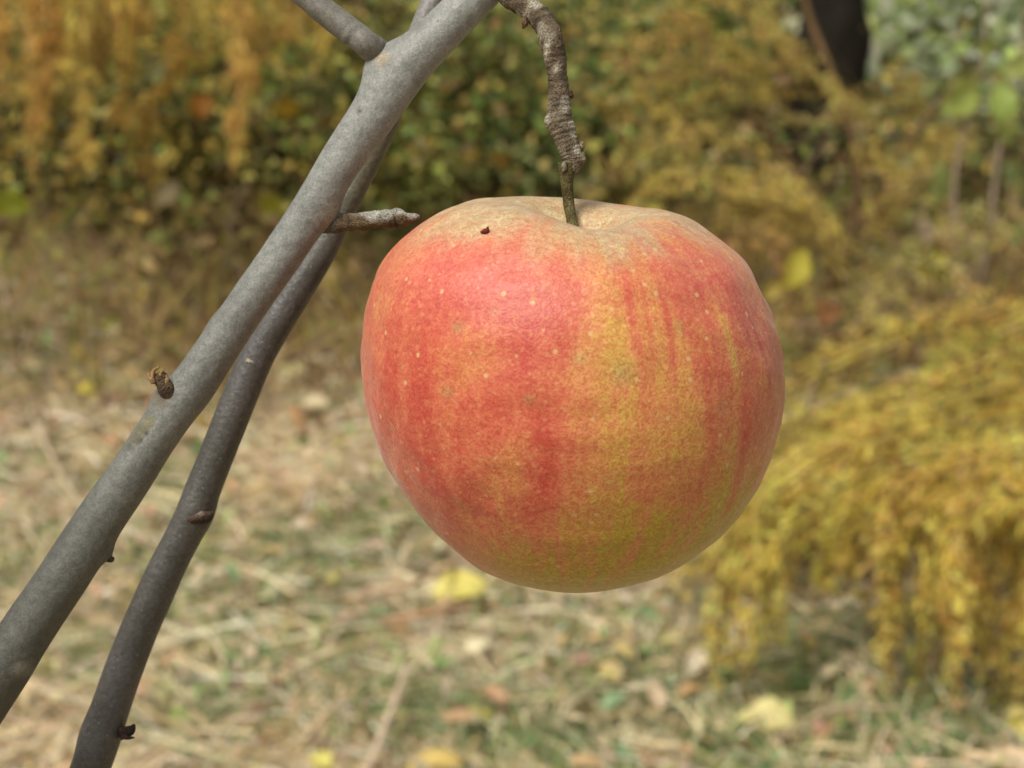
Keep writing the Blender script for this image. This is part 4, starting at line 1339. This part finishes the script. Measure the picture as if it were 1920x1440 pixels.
def apple_mat():
    m, t, b = new_mat('apple_skin')
    a = node(t, 'ShaderNodeVertexColor', layer_name='Col')
    tc = node(t, 'ShaderNodeTexCoord')
    # fine mottling
    n1 = node(t, 'ShaderNodeTexNoise', Scale=2300., Detail=2.0, Roughness=.75)
    n3 = node(t, 'ShaderNodeTexNoise', Scale=900., Detail=3.0, Roughness=.6)
    vo = node(t, 'ShaderNodeTexVoronoi', Scale=560., Randomness=1.0)
    vo2 = node(t, 'ShaderNodeTexVoronoi', Scale=230., Randomness=1.0)
    for q in (n1, n3, vo, vo2):
        t.links.new(tc.outputs['Object'], q.inputs['Vector'])
    def mrange(src, a0, a1, b0, b1):
        q = node(t, 'ShaderNodeMapRange')
        q.inputs['From Min'].default_value = a0; q.inputs['From Max'].default_value = a1
        q.inputs['To Min'].default_value = b0; q.inputs['To Max'].default_value = b1
        t.links.new(src, q.inputs['Value'])
        return q.outputs[0]
    f1 = mrange(n1.outputs['Fac'], .3, .7, 0, 1)
    f3 = mrange(n3.outputs['Fac'], .35, .65, 0, 1)
    dots = mrange(vo.outputs['Distance'], .14, .28, .34, 0)
    dots2 = mrange(vo2.outputs['Distance'], .07, .13, .7, 0)
    # towards yellow where grains are pale, towards red where dark
    mx1 = node(t, 'ShaderNodeMix', data_type='RGBA', blend_type='MIX')
    mx1.inputs[0].default_value = .0
    sc1 = node(t, 'ShaderNodeVectorMath', operation='MULTIPLY')
    cr = node(t, 'ShaderNodeValToRGB')
    cr.color_ramp.elements[0].position = 0; cr.color_ramp.elements[0].color = (.80, .60, .58, 1)
    cr.color_ramp.elements[1].position = 1; cr.color_ramp.elements[1].color = (1.15, 1.34, 1.30, 1)
    t.links.new(f1, cr.inputs['Fac'])
    t.links.new(a.outputs['Color'], sc1.inputs[0]); t.links.new(cr.outputs[0], sc1.inputs[1])
    cr3 = node(t, 'ShaderNodeValToRGB')
    cr3.color_ramp.elements[0].position = 0; cr3.color_ramp.elements[0].color = (.92, .78, .78, 1)
    cr3.color_ramp.elements[1].position = 1; cr3.color_ramp.elements[1].color = (1.06, 1.2, 1.15, 1)
    t.links.new(f3, cr3.inputs['Fac'])
    sc3 = node(t, 'ShaderNodeVectorMath', operation='MULTIPLY')
    t.links.new(sc1.outputs[0], sc3.inputs[0]); t.links.new(cr3.outputs[0], sc3.inputs[1])
    m1 = node(t, 'ShaderNodeMix', data_type='RGBA')
    t.links.new(dots, m1.inputs[0]); t.links.new(sc3.outputs[0], m1.inputs[6]); m1.inputs[7].default_value = (*lin((198, 142, 92)), 1)
    m2 = node(t, 'ShaderNodeMix', data_type='RGBA')
    t.links.new(dots2, m2.inputs[0]); t.links.new(m1.outputs[2], m2.inputs[6]); m2.inputs[7].default_value = (*lin((194, 164, 112)), 1)
    vo3 = node(t, 'ShaderNodeTexVoronoi', Scale=310., Randomness=1.0)
    t.links.new(tc.outputs['Object'], vo3.inputs['Vector'])
    dots3 = mrange(vo3.outputs['Distance'], .05, .13, .45, 0)
    m3 = node(t, 'ShaderNodeMix', data_type='RGBA')
    t.links.new(dots3, m3.inputs[0]); t.links.new(m2.outputs[2], m3.inputs[6]); m3.inputs[7].default_value = (*lin((120, 76, 48)), 1)
    t.links.new(m3.outputs[2], b.inputs['Base Color'])
    b.inputs['Roughness'].default_value = .44
    b.inputs['Specular IOR Level'].default_value = .38
    b.inputs['Subsurface Weight'].default_value = .06
    b.inputs['Subsurface Radius'].default_value = (.004, .0015, .0008)
    b.inputs['Subsurface Scale'].default_value = .5
    b.inputs['Sheen Weight'].default_value = .12
    b.inputs['Sheen Roughness'].default_value = .4
    ad = node(t, 'ShaderNodeMath', operation='ADD')
    t.links.new(f1, ad.inputs[0]); t.links.new(f3, ad.inputs[1])
    bp = node(t, 'ShaderNodeBump', Strength=.4, Distance=.00012)
    t.links.new(ad.outputs[0], bp.inputs['Height'])
    t.links.new(bp.outputs[0], b.inputs['Normal'])
    return m


# into the world: hangs upright but tipped back a little
TIP = math.radians(-9.0)
ROT = np.array(Matrix.Rotation(TIP, 3, 'X'))          # tips the crown away from the viewer
ctr = at(CX, CY, ZC)
AW = (AV * S0) @ ROT.T
apple = empty('apple', ctr, 'ripe red and yellow apple with tan russet round its stalk, hanging from the spur', 'apple')
apple_mesh = mesh_obj('fruit', AW + ctr, AF, AC, apple_mat(), apple, smooth=True)
apple_mesh['_w'] = ctr

# stalk: from the knob of the spur down into the hollow
base_in = (np.array([0, 0, 268]) * S0) @ ROT.T + ctr
top_st = at(1064, 306, ZA)
mid1 = at(1063, 340, ZA); mid2 = at(1067, 385, ZA + .0005)
V, F, C = tube([top_st, mid1, mid2, (mid2 + base_in) / 2 + [.0002, 0, 0], base_in - [0, 0, .001]], np.array([38, 25, 21, 21, 27]) * .5 * S0, 24, 60,
               cols=lichen_cols((96, 88, 50), (70, 60, 34), (118, 106, 68), .3, 151), lump=.10, lump_scale=.003)
stalk = mesh_obj('stalk', V, F, C, M_SPUR, apple, smooth=True)

# dry eye (calyx) under the fruit
cal = []
for k in range(5):
    a_ = k * 2 * math.pi / 5 + .3
    p0 = np.array([math.cos(a_) * 10, math.sin(a_) * 10, -343.]); p1 = np.array([math.cos(a_) * 16, math.sin(a_) * 16, -352.]); p2 = np.array([math.cos(a_ + .3) * 6, math.sin(a_ + .3) * 6, -362.])
    cal.append(tube([(q * S0) @ ROT.T + ctr for q in (p0, p1, p2)], [.0010, .0009, .0002], 8, 8, cols=lin((96, 80, 50))))
V, F, C = join(cal)
mesh_obj('calyx', V, F, C, M_STEM, apple, smooth=True)


# little dark insect nick on the left shoulder
def skin_point(px, py):
    tgt = at(px, py, 1) - C0
    tgt = tgt / np.linalg.norm(tgt)
    d = AW + ctr - C0
    dist = np.linalg.norm(np.cross(d, tgt), axis=1) + (np.linalg.norm(d, axis=1) - .34) * .02
    return (AW + ctr)[np.argmin(dist)]


q = skin_point(911, 435)
outw = unit(q - ctr) * .0003
V, F, C = tube([q - [.0009, 0, .0001] + outw, q - [.0002, 0, .0001] + outw, q + [.0003, 0, .0002] + outw, q + [.0005, 0, .0009] + outw], [.0001, .0005, .00045, .0001], 10, 10, cols=lin((96, 32, 24)), lump=.3, lump_scale=.001)
V2, F2, C2 = tube([q + outw, q + [.0004, 0, -.0009] + outw], [.0004, .0001], 8, 6, cols=lin((96, 32, 24)))
V, F, C = join([(V, F, C), (V2, F2, C2)])
mesh_obj('scar', V, F, C, M_STEM, apple, smooth=True)

# drop helper properties
for o in bpy.data.objects:
    if '_w' in o:
        del o['_w']
